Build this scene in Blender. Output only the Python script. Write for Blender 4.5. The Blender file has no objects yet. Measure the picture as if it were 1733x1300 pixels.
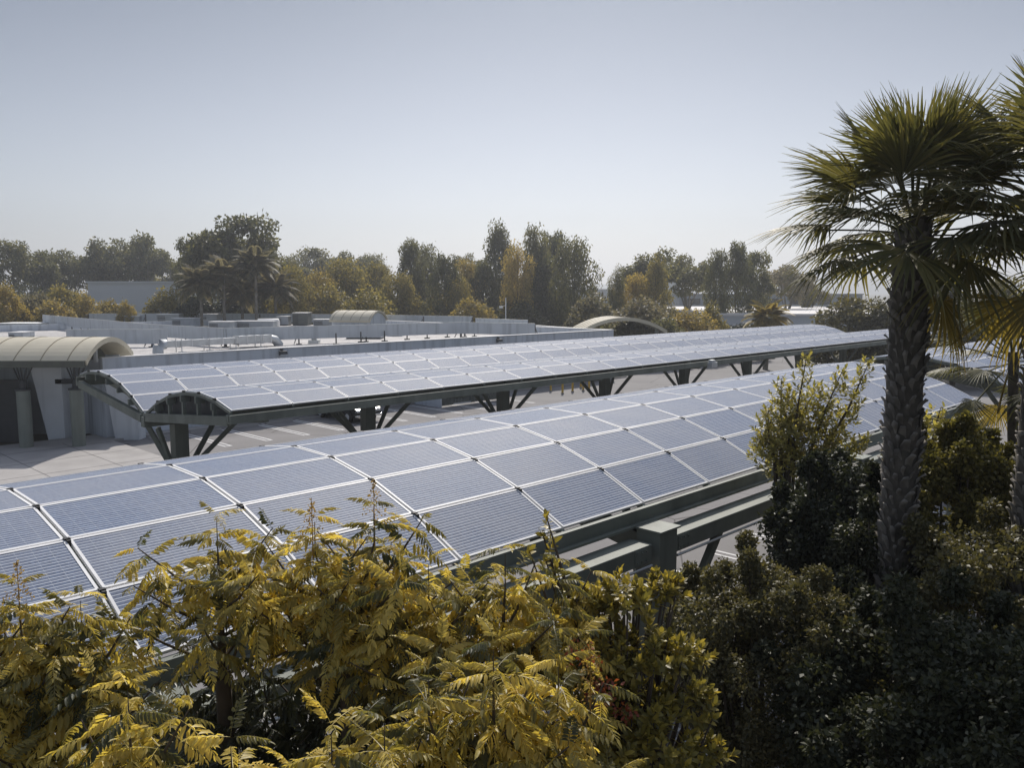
import bpy, math, random
import numpy as np
from mathutils import Vector, Matrix, Euler

# ------------------------------------------------------------------ basics
scene = bpy.context.scene
COL = scene.collection
CAMZ = 8.0
FPX = 1400.0
PITCH = math.atan2(650 - 492, FPX)
cp, sp = math.cos(PITCH), math.sin(PITCH)
dX, dY = 0.69805706, 0.71604213            # direction of the canopy rows in plan
RZ = math.atan2(dY, dX)

def TD(T, D, z=0.0):
    return Vector((dX * T - dY * D, dY * T + dX * D, z))

def ray(px, py):
    u, v = (px - 866.5) / FPX, -(py - 650) / FPX
    return Vector((u, cp + v * sp, v * cp - sp))

def at(px, py, Y):
    r = ray(px, py)
    return Vector((0, 0, CAMZ)) + r * (Y / r.y)

def atz(px, py, z):
    r = ray(px, py)
    return Vector((0, 0, CAMZ)) + r * ((z - CAMZ) / r.z)

# ------------------------------------------------------------------ materials
def new_mat(name):
    m = bpy.data.materials.new(name)
    m.use_nodes = True
    nt = m.node_tree
    b = nt.nodes['Principled BSDF']
    return m, nt, b

def mat(name, col, rough=0.6, metal=0.0, var=0.12, scale=3.0, bump=0.0, bscale=40.0, spec=0.5, detail=6.0, streak=0.0):
    m, nt, b = new_mat(name)
    N = nt.nodes
    tc = N.new('ShaderNodeTexCoord')
    no = N.new('ShaderNodeTexNoise')
    no.inputs['Scale'].default_value = scale
    no.inputs['Detail'].default_value = detail
    nt.links.new(tc.outputs['Object'], no.inputs['Vector'])
    rp = N.new('ShaderNodeMapRange')
    rp.inputs['From Min'].default_value = 0.3
    rp.inputs['From Max'].default_value = 0.7
    rp.inputs['To Min'].default_value = 1 - var
    rp.inputs['To Max'].default_value = 1 + var
    nt.links.new(no.outputs['Fac'], rp.inputs['Value'])
    mu = N.new('ShaderNodeMixRGB')
    mu.blend_type = 'MULTIPLY'
    mu.inputs['Fac'].default_value = 1
    mu.inputs['Color1'].default_value = (*col, 1)
    nt.links.new(rp.outputs['Result'], mu.inputs['Color2'])
    out = mu.outputs['Color']
    if streak:                                            # run-off stains and grimy patches
        mp = N.new('ShaderNodeMapping'); mp.inputs['Scale'].default_value = (1.6, 1.6, .12)
        nt.links.new(tc.outputs['Object'], mp.inputs['Vector'])
        n3 = N.new('ShaderNodeTexNoise'); n3.inputs['Scale'].default_value = 1.5; n3.inputs['Detail'].default_value = 5
        nt.links.new(mp.outputs['Vector'], n3.inputs['Vector'])
        r3 = N.new('ShaderNodeMapRange'); r3.inputs['From Min'].default_value = .50; r3.inputs['From Max'].default_value = .72
        r3.inputs['To Max'].default_value = streak
        nt.links.new(n3.outputs['Fac'], r3.inputs['Value'])
        m3 = N.new('ShaderNodeMixRGB'); nt.links.new(r3.outputs['Result'], m3.inputs['Fac'])
        nt.links.new(out, m3.inputs['Color1']); m3.inputs['Color2'].default_value = (col[0] * .42, col[1] * .43, col[2] * .45, 1)
        out = m3.outputs['Color']
    nt.links.new(out, b.inputs['Base Color'])
    b.inputs['Roughness'].default_value = rough
    b.inputs['Metallic'].default_value = metal
    b.inputs['Specular IOR Level'].default_value = spec
    if bump:
        n2 = N.new('ShaderNodeTexNoise')
        n2.inputs['Scale'].default_value = bscale
        nt.links.new(tc.outputs['Object'], n2.inputs['Vector'])
        bp = N.new('ShaderNodeBump')
        bp.inputs['Strength'].default_value = bump
        nt.links.new(n2.outputs['Fac'], bp.inputs['Height'])
        nt.links.new(bp.outputs['Normal'], b.inputs['Normal'])
    return m

def leaf_mat(name, cols, trans=0.35, rough=0.45, spec=0.4, tcol=None, attr=False):
    """each leaf (mesh island) takes its own tint between the given colours"""
    m, nt, b = new_mat(name)
    N = nt.nodes
    g = N.new('ShaderNodeNewGeometry')
    oi = N.new('ShaderNodeObjectInfo')
    ad = N.new('ShaderNodeMath'); ad.operation = 'MULTIPLY_ADD'
    ad.inputs[1].default_value = 0.3
    nt.links.new(oi.outputs['Random'], ad.inputs[0])
    ms = N.new('ShaderNodeMath'); ms.operation = 'MULTIPLY'
    ms.inputs[1].default_value = 0.7
    nt.links.new(g.outputs['Random Per Island'], ms.inputs[0])
    nt.links.new(ms.outputs[0], ad.inputs[2])
    cr = N.new('ShaderNodeValToRGB')
    els = cr.color_ramp.elements
    while len(els) < len(cols):
        els.new(0.5)
    for i, c in enumerate(cols):
        els[i].position = i / (len(cols) - 1)
        els[i].color = (*c, 1)
    if attr:
        at_ = N.new('ShaderNodeAttribute'); at_.attribute_name = 'leaf_tint'
        nt.links.new(at_.outputs['Fac'], cr.inputs['Fac'])
    else:
        nt.links.new(ad.outputs[0], cr.inputs['Fac'])
    nt.links.new(cr.outputs['Color'], b.inputs['Base Color'])
    b.inputs['Roughness'].default_value = rough
    b.inputs['Specular IOR Level'].default_value = spec
    tr = N.new('ShaderNodeBsdfTranslucent')
    mu = N.new('ShaderNodeMixRGB'); mu.blend_type = 'MULTIPLY'
    mu.inputs['Fac'].default_value = 1
    mu.inputs['Color2'].default_value = (*(tcol or (1.9, 1.7, 0.6)), 1)
    nt.links.new(cr.outputs['Color'], mu.inputs['Color1'])
    nt.links.new(mu.outputs['Color'], tr.inputs['Color'])
    mx = N.new('ShaderNodeMixShader')
    mx.inputs['Fac'].default_value = trans
    nt.links.new(b.outputs['BSDF'], mx.inputs[1])
    nt.links.new(tr.outputs['BSDF'], mx.inputs[2])
    nt.links.new(mx.outputs['Shader'], N['Material Output'].inputs['Surface'])
    return m

def panel_glass():
    m, nt, b = new_mat('photovoltaic_glass')
    N = nt.nodes; L = nt.links
    uv = N.new('ShaderNodeUVMap')
    sx = N.new('ShaderNodeSeparateXYZ')
    L.new(uv.outputs['UV'], sx.inputs['Vector'])
    def stripe(out, count, width, off=0.0):
        mu = N.new('ShaderNodeMath'); mu.operation = 'MULTIPLY_ADD'
        mu.inputs[1].default_value = count; mu.inputs[2].default_value = off
        L.new(out, mu.inputs[0])
        fr = N.new('ShaderNodeMath'); fr.operation = 'FRACT'
        L.new(mu.outputs[0], fr.inputs[0])
        su = N.new('ShaderNodeMath'); su.operation = 'SUBTRACT'
        su.inputs[1].default_value = 0.5
        L.new(fr.outputs[0], su.inputs[0])
        ab = N.new('ShaderNodeMath'); ab.operation = 'ABSOLUTE'
        L.new(su.outputs[0], ab.inputs[0])
        lt = N.new('ShaderNodeMath'); lt.operation = 'LESS_THAN'
        lt.inputs[1].default_value = width / 2
        L.new(ab.outputs[0], lt.inputs[0])
        return lt.outputs[0]
    bus = stripe(sx.outputs['Y'], 18, 0.17)
    gapx = stripe(sx.outputs['X'], 12, 0.03, 0.5)
    gapy = stripe(sx.outputs['Y'], 6, 0.03, 0.5)
    def mix(f, c1, c2):
        n = N.new('ShaderNodeMixRGB')
        if hasattr(f, 'node'): L.new(f, n.inputs['Fac'])
        else: n.inputs['Fac'].default_value = f
        for k, c in (('Color1', c1), ('Color2', c2)):
            if hasattr(c, 'node'): L.new(c, n.inputs[k])
            else: n.inputs[k].default_value = (*c, 1)
        return n.outputs['Color']
    tc = N.new('ShaderNodeTexCoord')
    vo = N.new('ShaderNodeTexVoronoi'); vo.inputs['Scale'].default_value = 40
    L.new(tc.outputs['Object'], vo.inputs['Vector'])
    bw = N.new('ShaderNodeRGBToBW'); L.new(vo.outputs['Color'], bw.inputs['Color'])
    cell = mix(0.10, (0.036, 0.066, 0.125), bw.outputs['Val'])
    hs = N.new('ShaderNodeMixRGB'); hs.blend_type = 'MULTIPLY'; hs.inputs['Fac'].default_value = 1
    L.new(cell, hs.inputs['Color1']); hs.inputs['Color2'].default_value = (0.56, 0.77, 1.06, 1)  # blue multiply puts reflected sky colour into the cells
    c = mix(gapx, hs.outputs['Color'], (0.20, 0.24, 0.30))
    c = mix(gapy, c, (0.22, 0.26, 0.33))
    c = mix(bus, c, (0.53, 0.575, 0.64))
    no = N.new('ShaderNodeTexNoise'); no.inputs['Scale'].default_value = 1.3; no.inputs['Detail'].default_value = 8
    oi = N.new('ShaderNodeObjectInfo')
    av = N.new('ShaderNodeVectorMath'); av.operation = 'ADD'
    L.new(tc.outputs['Object'], av.inputs[0])
    L.new(oi.outputs['Location'], av.inputs[1])
    L.new(av.outputs[0], no.inputs['Vector'])
    dm = N.new('ShaderNodeMapRange')
    dm.inputs['From Min'].default_value = 0.3; dm.inputs['From Max'].default_value = 0.75
    dm.inputs['To Min'].default_value = 0.02; dm.inputs['To Max'].default_value = 0.20
    L.new(no.outputs['Fac'], dm.inputs['Value'])
    dr = N.new('ShaderNodeMath'); dr.operation = 'MULTIPLY_ADD'; dr.inputs[1].default_value = 0.16
    L.new(oi.outputs['Random'], dr.inputs[0]); L.new(dm.outputs['Result'], dr.inputs[2])
    c = mix(dr.outputs[0], c, (0.38, 0.365, 0.35))
    L.new(c, b.inputs['Base Color'])
    b.inputs['Roughness'].default_value = 0.60
    b.inputs['IOR'].default_value = 1.4
    b.inputs['Specular IOR Level'].default_value = 0.16
    b.inputs['Sheen Weight'].default_value = 0.22
    b.inputs['Sheen Roughness'].default_value = 0.45
    b.inputs['Sheen Tint'].default_value = (0.85, 0.88, 1.0, 1)
    return m

M = {}
M['glass_pv'] = panel_glass()
M['frame'] = mat('aluminium_frame', (0.74, 0.74, 0.74), 0.55, 0.0, 0.08, spec=0.3)
M['green'] = mat('green_painted_steel', (0.165, 0.182, 0.155), 0.6, 0.0, 0.18, 1.2, 0.05, 30, streak=.5)
M['black'] = mat('black_rubber', (0.015, 0.015, 0.015), 0.6)
M['wall'] = mat('pale_grey_stucco', (0.60, 0.645, 0.70), 0.8, 0, 0.07, 0.5, 0.15, 60, streak=.55)
M['roof'] = mat('white_roof_membrane', (0.43, 0.415, 0.405), 0.8, 0, 0.2, 0.25, streak=.6)
M['screen'] = mat('grey_metal_screen', (0.50, 0.535, 0.57), 0.55, 0.0, 0.08, 0.6, streak=.45)
M['galv'] = mat('galvanised_steel', (0.55, 0.57, 0.58), 0.45, 0.5, 0.12, 2.0)
M['darksteel'] = mat('dark_steel', (0.05, 0.052, 0.055), 0.6)
M['tan'] = mat('tan_metal_roof', (0.56, 0.51, 0.39), 0.5, 0.0, 0.07, 0.8)
M['seam'] = mat('tan_seam', (0.22, 0.19, 0.13), 0.55)
M['fascia'] = mat('olive_fascia', (0.10, 0.105, 0.085), 0.6)
M['concrete'] = mat('concrete', (0.35, 0.335, 0.325), 0.85, 0, 0.12, 0.8, 0.2, 50)
M['pylon'] = mat('pale_concrete', (0.66, 0.69, 0.72), 0.8, 0, 0.06, 0.8, streak=.3)
M['column'] = mat('green_grey_concrete', (0.21, 0.23, 0.20), 0.75, 0, 0.08, 1.5, streak=.5)
M['asphalt'] = mat('asphalt', (0.215, 0.20, 0.195), 0.9, 0, 0.13, 0.35, 0.3, 90)
def asphalt():
    m = mat('asphalt', (0.205, 0.198, 0.198), 0.9, 0, 0.12, 0.35, 0.3, 90)
    nt = m.node_tree; N = nt.nodes; L = nt.links; b = N['Principled BSDF']
    src = b.inputs['Base Color'].links[0].from_socket
    tc = N.new('ShaderNodeTexCoord')
    def layer(src, tex, lo, hi, col):
        r = N.new('ShaderNodeMapRange'); r.inputs['From Min'].default_value = lo; r.inputs['From Max'].default_value = hi
        L.new(tex, r.inputs['Value'])
        x = N.new('ShaderNodeMixRGB'); L.new(r.outputs['Result'], x.inputs['Fac']); L.new(src, x.inputs['Color1']); x.inputs['Color2'].default_value = (*col, 1)
        return x.outputs['Color']
    n1 = N.new('ShaderNodeTexNoise'); n1.inputs['Scale'].default_value = .9; n1.inputs['Detail'].default_value = 3
    L.new(tc.outputs['Object'], n1.inputs['Vector'])
    src = layer(src, n1.outputs['Fac'], .66, .74, (0.10, 0.095, 0.095))
    v = N.new('ShaderNodeTexVoronoi'); v.feature = 'DISTANCE_TO_EDGE'; v.inputs['Scale'].default_value = .16
    L.new(tc.outputs['Object'], v.inputs['Vector'])
    src = layer(src, v.outputs['Distance'], .006, .002, (0.09, 0.085, 0.085))
    L.new(src, b.inputs['Base Color'])
    return m
M['asphalt'] = asphalt()
M['paint'] = mat('white_road_paint', (0.66, 0.66, 0.66), 0.8, 0, 0.12, 4)
M['earth'] = mat('dry_earth', (0.11, 0.10, 0.07), 0.95, 0, 0.35, 0.02)
M['soil'] = mat('bark_mulch', (0.045, 0.035, 0.025), 0.95, 0, 0.4, 2.5, 0.6, 30)
M['hill'] = mat('hill_scrub', (0.10, 0.105, 0.09), 0.95, 0, 0.3, 0.01)
M['darkglass'] = mat('dark_glass', (0.012, 0.014, 0.016), 0.12, 0, 0.05, 1)
M['winglass'] = mat('window_glass', (0.03, 0.04, 0.045), 0.06, 0, 0.05, 1)
M['yellow'] = mat('yellow_bollard_paint', (0.55, 0.36, 0.06), 0.55, 0, 0.1, 4)
M['fence'] = mat('dark_corrugated_metal', (0.12, 0.13, 0.12), 0.6, 0, 0.1, 2)
M['bark'] = mat('brown_bark', (0.085, 0.068, 0.052), 0.9, 0, 0.3, 6, 0.5, 25)
M['palebark'] = mat('pale_bark', (0.22, 0.20, 0.17), 0.85, 0, 0.3, 1.5)
M['palmtrunk'] = mat('palm_trunk_fibre', (0.085, 0.075, 0.062), 0.95, 0, 0.35, 9, 0.6, 60)
M['stub'] = mat('cut_leaf_base', (0.165, 0.15, 0.13), 0.85, 0, 0.45, 5, 0.4, 40)
M['white'] = mat('white_paint', (0.74, 0.74, 0.73), 0.6, 0, 0.05, 0.3)
M['farwall'] = mat('far_white_wall', (0.50, 0.53, 0.56), 0.8, 0, 0.06, 0.1)
M['farroof'] = mat('far_white_roof', (0.68, 0.66, 0.64), 0.8, 0, 0.08, 0.08)
M['farblock'] = mat('far_grey_wall', (0.30, 0.33, 0.37), 0.8, 0, 0.1, 0.1)
M['chrome'] = mat('chrome', (0.7, 0.7, 0.7), 0.15, 1.0, 0.03)
M['blackcar'] = mat('black_car_paint', (0.012, 0.013, 0.015), 0.22, 0, 0.03)
M['silvercar'] = mat('silver_blue_car_paint', (0.30, 0.36, 0.42), 0.28, 0.5, 0.03)
M['greycar'] = mat('slate_car_paint', (0.12, 0.16, 0.20), 0.25, 0.3, 0.03)
M['lamp'] = mat('headlight_lens', (0.7, 0.72, 0.74), 0.1)
M['unit'] = mat('grey_unit_casing', (0.36, 0.385, 0.41), 0.6, 0.0, 0.12, 1.5)
# foliage
M['lf_yellow'] = leaf_mat('golden_pinnate_leaf', [(0.06, 0.072, 0.038), (0.18, 0.168, 0.068), (0.48, 0.395, 0.105), (0.74, 0.60, 0.18)], 0.5, 0.45, 0.45, (1.35, 1.26, 0.65), True)
M['lf_lime'] = leaf_mat('yellow_green_oval_leaf', [(0.10, 0.10, 0.04), (0.24, 0.21, 0.06), (0.54, 0.43, 0.10)], 0.4, 0.42, 0.4, (1.4, 1.28, 0.6))
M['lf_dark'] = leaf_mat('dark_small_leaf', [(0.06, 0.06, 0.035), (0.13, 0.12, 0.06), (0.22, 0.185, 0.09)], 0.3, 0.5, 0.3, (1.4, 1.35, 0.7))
M['lf_deep'] = leaf_mat('deep_green_and_shade_leaf', [(0.022, 0.028, 0.020), (0.048, 0.054, 0.032), (0.085, 0.085, 0.045)], 0.2, 0.5, 0.25, (1.4, 1.4, 0.7))  # dark leaves, and shade put into the colour of the bottom right shrubs
M['lf_sap'] = leaf_mat('sapling_leaf', [(0.16, 0.16, 0.07), (0.34, 0.31, 0.11), (0.62, 0.53, 0.20)], 0.45, 0.45, 0.4, (1.4, 1.32, 0.65))
M['lf_bush'] = leaf_mat('dull_olive_bush_leaf', [(0.06, 0.062, 0.03), (0.14, 0.13, 0.05), (0.28, 0.24, 0.085)], 0.35, 0.5, 0.3, (1.4, 1.35, 0.6))
M['lf_shade'] = leaf_mat('shade_tinted_glossy_leaf', [(0.03, 0.038, 0.024), (0.06, 0.066, 0.036), (0.11, 0.105, 0.05)], 0.25, 0.38, 0.5, (1.4, 1.35, 0.7))  # dark tint puts the shade under the golden crowns into the leaf colour
M['lf_red'] = leaf_mat('red_seed_pods', [(0.22, 0.06, 0.04), (0.38, 0.13, 0.08)], 0.3)
M['lf_bud'] = leaf_mat('straw_flower_bud', [(0.28, 0.19, 0.07), (0.42, 0.30, 0.12)], 0.3)
M['lf_palm'] = leaf_mat('fan_palm_leaf', [(0.060, 0.066, 0.038), (0.13, 0.128, 0.060), (0.22, 0.19, 0.08)], 0.34, 0.5, 0.28, (1.45, 1.38, 0.62))
M['lf_palmdry'] = leaf_mat('dry_palm_leaf', [(0.13, 0.11, 0.045), (0.34, 0.27, 0.09)], 0.45, 0.5, 0.3, (1.5, 1.35, 0.6))
M['lf_euc'] = leaf_mat('eucalyptus_leaf', [(0.065, 0.073, 0.044), (0.125, 0.130, 0.072), (0.22, 0.205, 0.10)], 0.42, 0.5, 0.35, (1.5, 1.4, 0.8))
M['lf_olive'] = leaf_mat('olive_leaf', [(0.09, 0.095, 0.048), (0.21, 0.19, 0.078), (0.38, 0.31, 0.115)], 0.44, 0.55, 0.3, (1.45, 1.33, 0.68))
M['lf_gold'] = leaf_mat('autumn_gold_leaf', [(0.15, 0.14, 0.06), (0.30, 0.245, 0.095), (0.50, 0.385, 0.14)], 0.44, 0.55, 0.3, (1.4, 1.27, 0.68))
M['lf_grey'] = leaf_mat('grey_green_leaf', [(0.09, 0.092, 0.068), (0.19, 0.175, 0.12), (0.29, 0.25, 0.17)], 0.4, 0.55, 0.3, (1.4, 1.3, 0.85))
M['lf_orange'] = leaf_mat('orange_flower', [(0.45, 0.10, 0.03), (0.6, 0.2, 0.05)], 0.3)

# ------------------------------------------------------------------ object helpers
def tag(o, label=None, cat=None, group=None, kind=None):
    if label: o['label'] = label
    if cat: o['category'] = cat
    if group: o['group'] = group
    if kind: o['kind'] = kind
    return o

def empty(name, label, cat, loc=(0, 0, 0), rz=0.0, group=None):
    o = bpy.data.objects.new(name, None)
    o.empty_display_size = 0.3
    COL.objects.link(o)
    o.location = loc
    o.rotation_euler = (0, 0, rz)
    return tag(o, label, cat, group)

def link(name, me, parent=None, loc=None, rot=None, scale=None):
    o = bpy.data.objects.new(name, me)
    COL.objects.link(o)
    if parent is not None: o.parent = parent
    if loc is not None: o.location = loc
    if rot is not None: o.rotation_euler = rot
    if scale is not None: o.scale = scale
    return o

class MB:
    def __init__(s):
        s.v = []; s.f = []; s.m = []; s.smooth = []
    def add(s, vs, fs, mi=0, sm=False):
        b = len(s.v)
        s.v += [tuple(p) for p in vs]
        for f in fs:
            s.f.append([b + i for i in f]); s.m.append(mi); s.smooth.append(sm)
        return s
    def box(s, x0, x1, y0, y1, z0, z1, mi=0):
        return s.add([(x0, y0, z0), (x1, y0, z0), (x1, y1, z0), (x0, y1, z0), (x0, y0, z1), (x1, y0, z1), (x1, y1, z1), (x0, y1, z1)],
                     [(3, 2, 1, 0), (4, 5, 6, 7), (0, 1, 5, 4), (1, 2, 6, 5), (2, 3, 7, 6), (3, 0, 4, 7)], mi)
    def bar(s, p, q, w, h, mi=0, up=(0, 0, 1)):
        p = Vector(p); q = Vector(q); a = (q - p).normalized(); u = Vector(up)
        sd = a.cross(u)
        if sd.length < 1e-4: sd = a.cross(Vector((1, 0, 0)))
        sd.normalize(); u = sd.cross(a).normalized()
        sd = sd * w / 2; u = u * h / 2
        vs = [p - sd - u, p + sd - u, p + sd + u, p - sd + u, q - sd - u, q + sd - u, q + sd + u, q - sd + u]
        return s.add(vs, [(0, 1, 2, 3), (7, 6, 5, 4), (0, 4, 5, 1), (1, 5, 6, 2), (2, 6, 7, 3), (3, 7, 4, 0)], mi)
    def tube(s, pts, rad, n=8, mi=0, cap=True):
        pts = [Vector(p) for p in pts]
        if not isinstance(rad, (list, tuple)): rad = [rad] * len(pts)
        vs = []; fs = []
        for i, p in enumerate(pts):
            a = (pts[min(i + 1, len(pts) - 1)] - pts[max(i - 1, 0)]).normalized()
            r = Vector((0, 0, 1)) if abs(a.z) < 0.9 else Vector((1, 0, 0))
            x = a.cross(r).normalized(); y = a.cross(x).normalized()
            for k in range(n):
                t = 2 * math.pi * k / n
                vs.append(p + (x * math.cos(t) + y * math.sin(t)) * rad[i])
        for i in range(len(pts) - 1):
            for k in range(n):
                fs.append((i * n + k, i * n + (k + 1) % n, (i + 1) * n + (k + 1) % n, (i + 1) * n + k))
        s.add(vs, fs, mi, True)
        if cap:
            b = len(pts) - 1
            s.add(vs[:n], [tuple(range(n))], mi); s.add(vs[b * n:], [tuple(reversed(range(n)))], mi)
        return s
    def prism(s, prof, a0, a1, axis='x', mi=0):
        n = len(prof)
        f = {'x': lambda a, p: (a, p[0], p[1]), 'y': lambda a, p: (p[0], a, p[1]), 'z': lambda a, p: (p[0], p[1], a)}[axis]
        vs = [f(a0, p) for p in prof] + [f(a1, p) for p in prof]
        fs = [tuple(range(n)), tuple(reversed(range(n, 2 * n)))] + [(i, i + n, (i + 1) % n + n, (i + 1) % n) for i in range(n)]
        return s.add(vs, fs, mi)
    def strip(s, top, bot, a0, a1, axis='x', mi=0, mi2=None):
        """thick sheet: top and bottom polylines (u,z) swept from a0 to a1"""
        n = len(top)
        for i in range(n - 1):
            q = [top[i], top[i + 1], bot[i + 1], bot[i]]
            s.prism(q, a0, a1, axis, mi)
        return s
    def mesh(s, name, mats):
        me = bpy.data.meshes.new(name)
        me.from_pydata(s.v, [], s.f)
        for m in (mats if isinstance(mats, (list, tuple)) else [mats]):
            me.materials.append(m)
        me.polygons.foreach_set('material_index', s.m)
        me.polygons.foreach_set('use_smooth', s.smooth)
        import bmesh
        bm = bmesh.new(); bm.from_mesh(me)
        bmesh.ops.recalc_face_normals(bm, faces=bm.faces)
        bm.to_mesh(me); bm.free()
        me.update()
        return me
    def build(s, name, mats, parent=None, loc=None, rot=None, bevel=0.0):
        o = link(name, s.mesh(name, mats), parent, loc, rot)
        if bevel:
            b = o.modifiers.new('bevel', 'BEVEL'); b.width = bevel; b.segments = 2; b.limit_method = 'ANGLE'
        return o

def np_mesh(name, V, F, mats, mi=None):
    """V (N,3), F (M,k): a mesh from arrays"""
    me = bpy.data.meshes.new(name)
    V = np.asarray(V, np.float32); F = np.asarray(F, np.int32)
    k = F.shape[1]
    me.vertices.add(len(V)); me.vertices.foreach_set('co', V.ravel())
    me.loops.add(F.size); me.loops.foreach_set('vertex_index', F.ravel())
    me.polygons.add(len(F))
    me.polygons.foreach_set('loop_start', np.arange(0, F.size, k, dtype=np.int32))
    me.polygons.foreach_set('loop_total', np.full(len(F), k, np.int32))
    for m in (mats if isinstance(mats, (list, tuple)) else [mats]): me.materials.append(m)
    if mi is not None: me.polygons.foreach_set('material_index', np.asarray(mi, np.int32))
    me.update(calc_edges=True); me.validate()
    return me

def frames(dirs, ups):
    """orthonormal frames (n,3,3), columns x=dir, y, z"""
    x = dirs / np.linalg.norm(dirs, axis=1, keepdims=True)
    y = np.cross(ups, x); l = np.linalg.norm(y, axis=1, keepdims=True)
    bad = (l < 1e-4)[:, 0]
    if bad.any():
        y[bad] = np.cross(np.array([1.0, 0.2, 0]), x[bad]); l = np.linalg.norm(y, axis=1, keepdims=True)
    y = y / l
    z = np.cross(x, y)
    return np.stack([x, y, z], axis=2)

def scatter(tv, tf, pos, fr, sc):
    """copies of a template (tv, tf) with frames fr, positions pos and scales sc"""
    n = len(pos)
    V = np.einsum('nij,kj->nki', fr, tv) * np.asarray(sc).reshape(n, 1, -1) + pos[:, None, :]
    F = tf[None] + (np.arange(n) * len(tv))[:, None, None]
    return V.reshape(-1, 3), F.reshape(-1, tf.shape[1])

def join(parts):
    Vs, Fs, b = [], [], 0
    for V, F in parts:
        Vs.append(V); Fs.append(F + b); b += len(V)
    return np.concatenate(Vs), np.concatenate(Fs)

# folded leaf, length 1 along x (quads)
LEAF_V = np.array([[0, 0, 0], [.3, .15, .05], [.7, .13, .02], [1, 0, -.10], [.7, -.13, .02], [.3, -.15, .05], [.3, 0, 0], [.7, 0, -.03]])
LEAF_F = np.array([[0, 6, 1, 1], [1, 6, 7, 2], [2, 7, 3, 3], [0, 5, 6, 6], [5, 4, 7, 6], [4, 3, 7, 7]])
QUAD_V = np.array([[0, 0, 0], [.45, .30, .06], [1, 0, -.12], [.55, -.30, .06]])
QUAD_F = np.array([[0, 3, 2, 1]])

def tri_clean(F):
    return F

def leaf_mesh(name, parts, mats, tint=None):
    V, F = join(parts)
    # quads with a repeated last index are triangles
    me = bpy.data.meshes.new(name)
    tri = F[:, 2] == F[:, 3]
    tot = np.where(tri, 3, 4).astype(np.int32)
    start = np.concatenate([[0], np.cumsum(tot)[:-1]]).astype(np.int32)
    mask = np.ones(F.shape, bool); mask[tri, 3] = False
    idx = F[mask].astype(np.int32)
    me.vertices.add(len(V)); me.vertices.foreach_set('co', V.astype(np.float32).ravel())
    me.loops.add(len(idx)); me.loops.foreach_set('vertex_index', idx)
    me.polygons.add(len(F))
    me.polygons.foreach_set('loop_start', start); me.polygons.foreach_set('loop_total', tot)
    for m in (mats if isinstance(mats, (list, tuple)) else [mats]): me.materials.append(m)
    me.update(calc_edges=True)
    if tint is not None:
        a = me.attributes.new('leaf_tint', 'FLOAT', 'FACE'); a.data.foreach_set('value', np.asarray(tint, np.float32))
    return me


# ------------------------------------------------------------------ ground
def sheet(name, pts, z, m, kind='structure'):
    me = bpy.data.meshes.new(name)
    me.from_pydata([(p[0], p[1], z) for p in pts], [], [tuple(range(len(pts)))])
    me.materials.append(m)
    return tag(link(name, me), kind=kind)

sheet('ground', [(-6000, -300), (6000, -300), (6000, 6000), (-6000, 6000)], -0.06, M['earth'])
sheet('parking_lot', [TD(T, D) for T, D in ((-40, 5.2), (120, 5.2), (120, 47.5), (-40, 47.5))], -0.004, M['asphalt'])
sheet('planting_bed', [TD(T, D) for T, D in ((-40, -30), (70, -30), (70, 5.0), (-40, 5.0))], 0.05, M['soil'])
sheet('service_road', [TD(T, D) for T, D in ((63, 47.6), (120, 47.6), (120, 75), (63, 75))], -0.012, M['asphalt'])
b = MB()
b.box(-40, 70, 5.0, 5.2, -0.05, 0.13)
tag(b.build('kerb', M['concrete'], rot=(0, 0, RZ)), kind='structure')
b = MB()
b.box(-50, 16.2, 30.5, 47.9, -0.05, 0.11); b.box(16.2, 62, 45.6, 46.45, -0.05, 0.112)
for T in np.arange(-49, 16, 3.0): b.box(T, T + 0.03, 30.6, 46.2, 0.1, 0.1135, 1)
for D in np.arange(33, 47, 3.0): b.box(-49.9, 16.1, D, D + 0.03, 0.1, 0.114, 1)
tag(b.build('pavement', [M['concrete'], M['darksteel']], rot=(0, 0, RZ)), kind='structure')
# painted stall lines: hairpins
b = MB()
def hairpin(T, D0, D1, w=0.42, s=0.11):
    b.box(T - w / 2, T - w / 2 + s, min(D0, D1), max(D0, D1), -0.002, 0.004)
    b.box(T + w / 2 - s, T + w / 2, min(D0, D1), max(D0, D1), -0.002, 0.004)
    b.box(T - w / 2 + s, T + w / 2 - s, D0, D0 + (s if D1 > D0 else -s), -0.002, 0.004)
for i in range(11): hairpin(19.95 + 2.32 * i, 39.9, 45.2)
for i in range(14): hairpin(24.5 - 2.45 * 6 + 2.45 * i, 12.9, 7.0)
for i in range(24): hairpin(13.0 + 2.45 * i, 21.5, 27.0)
tag(b.build('parking_lines', M['paint'], rot=(0, 0, RZ)), kind='structure')

# ------------------------------------------------------------------ solar canopies
W, L = 1.02, 2.0
def panel_mesh():
    b = MB(); x, y, f = 0.982, 0.496, 0.030
    for (x0, x1, y0, y1) in ((-x, x, -y, -y + f), (-x, x, y - f, y), (-x, -x + f, -y + f, y - f), (x - f, x, -y + f, y - f)):
        b.box(x0, x1, y0, y1, -0.04, 0.0, 0)
    b.add([(-x + f, -y + f, -0.006), (x - f, -y + f, -0.006), (x - f, y - f, -0.006), (-x + f, y - f, -0.006)], [(0, 1, 2, 3)], 1)
    me = b.mesh('solar_panel', [M['frame'], M['glass_pv']])
    uvl = me.uv_layers.new(name='UVMap')
    for lp in me.loops:
        c = me.vertices[lp.vertex_index].co
        uvl.data[lp.index].uv = ((c.x + x - f) / (2 * (x - f)), (c.y + y - f) / (2 * (y - f)))
    return me
PANEL = panel_mesh()

def arch_nodes(D, z, angs):
    out = [(D, z)]
    for a in angs:
        D += W * math.cos(math.radians(a)); z += W * math.sin(math.radians(a)); out.append((D, z))
    return out

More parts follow.
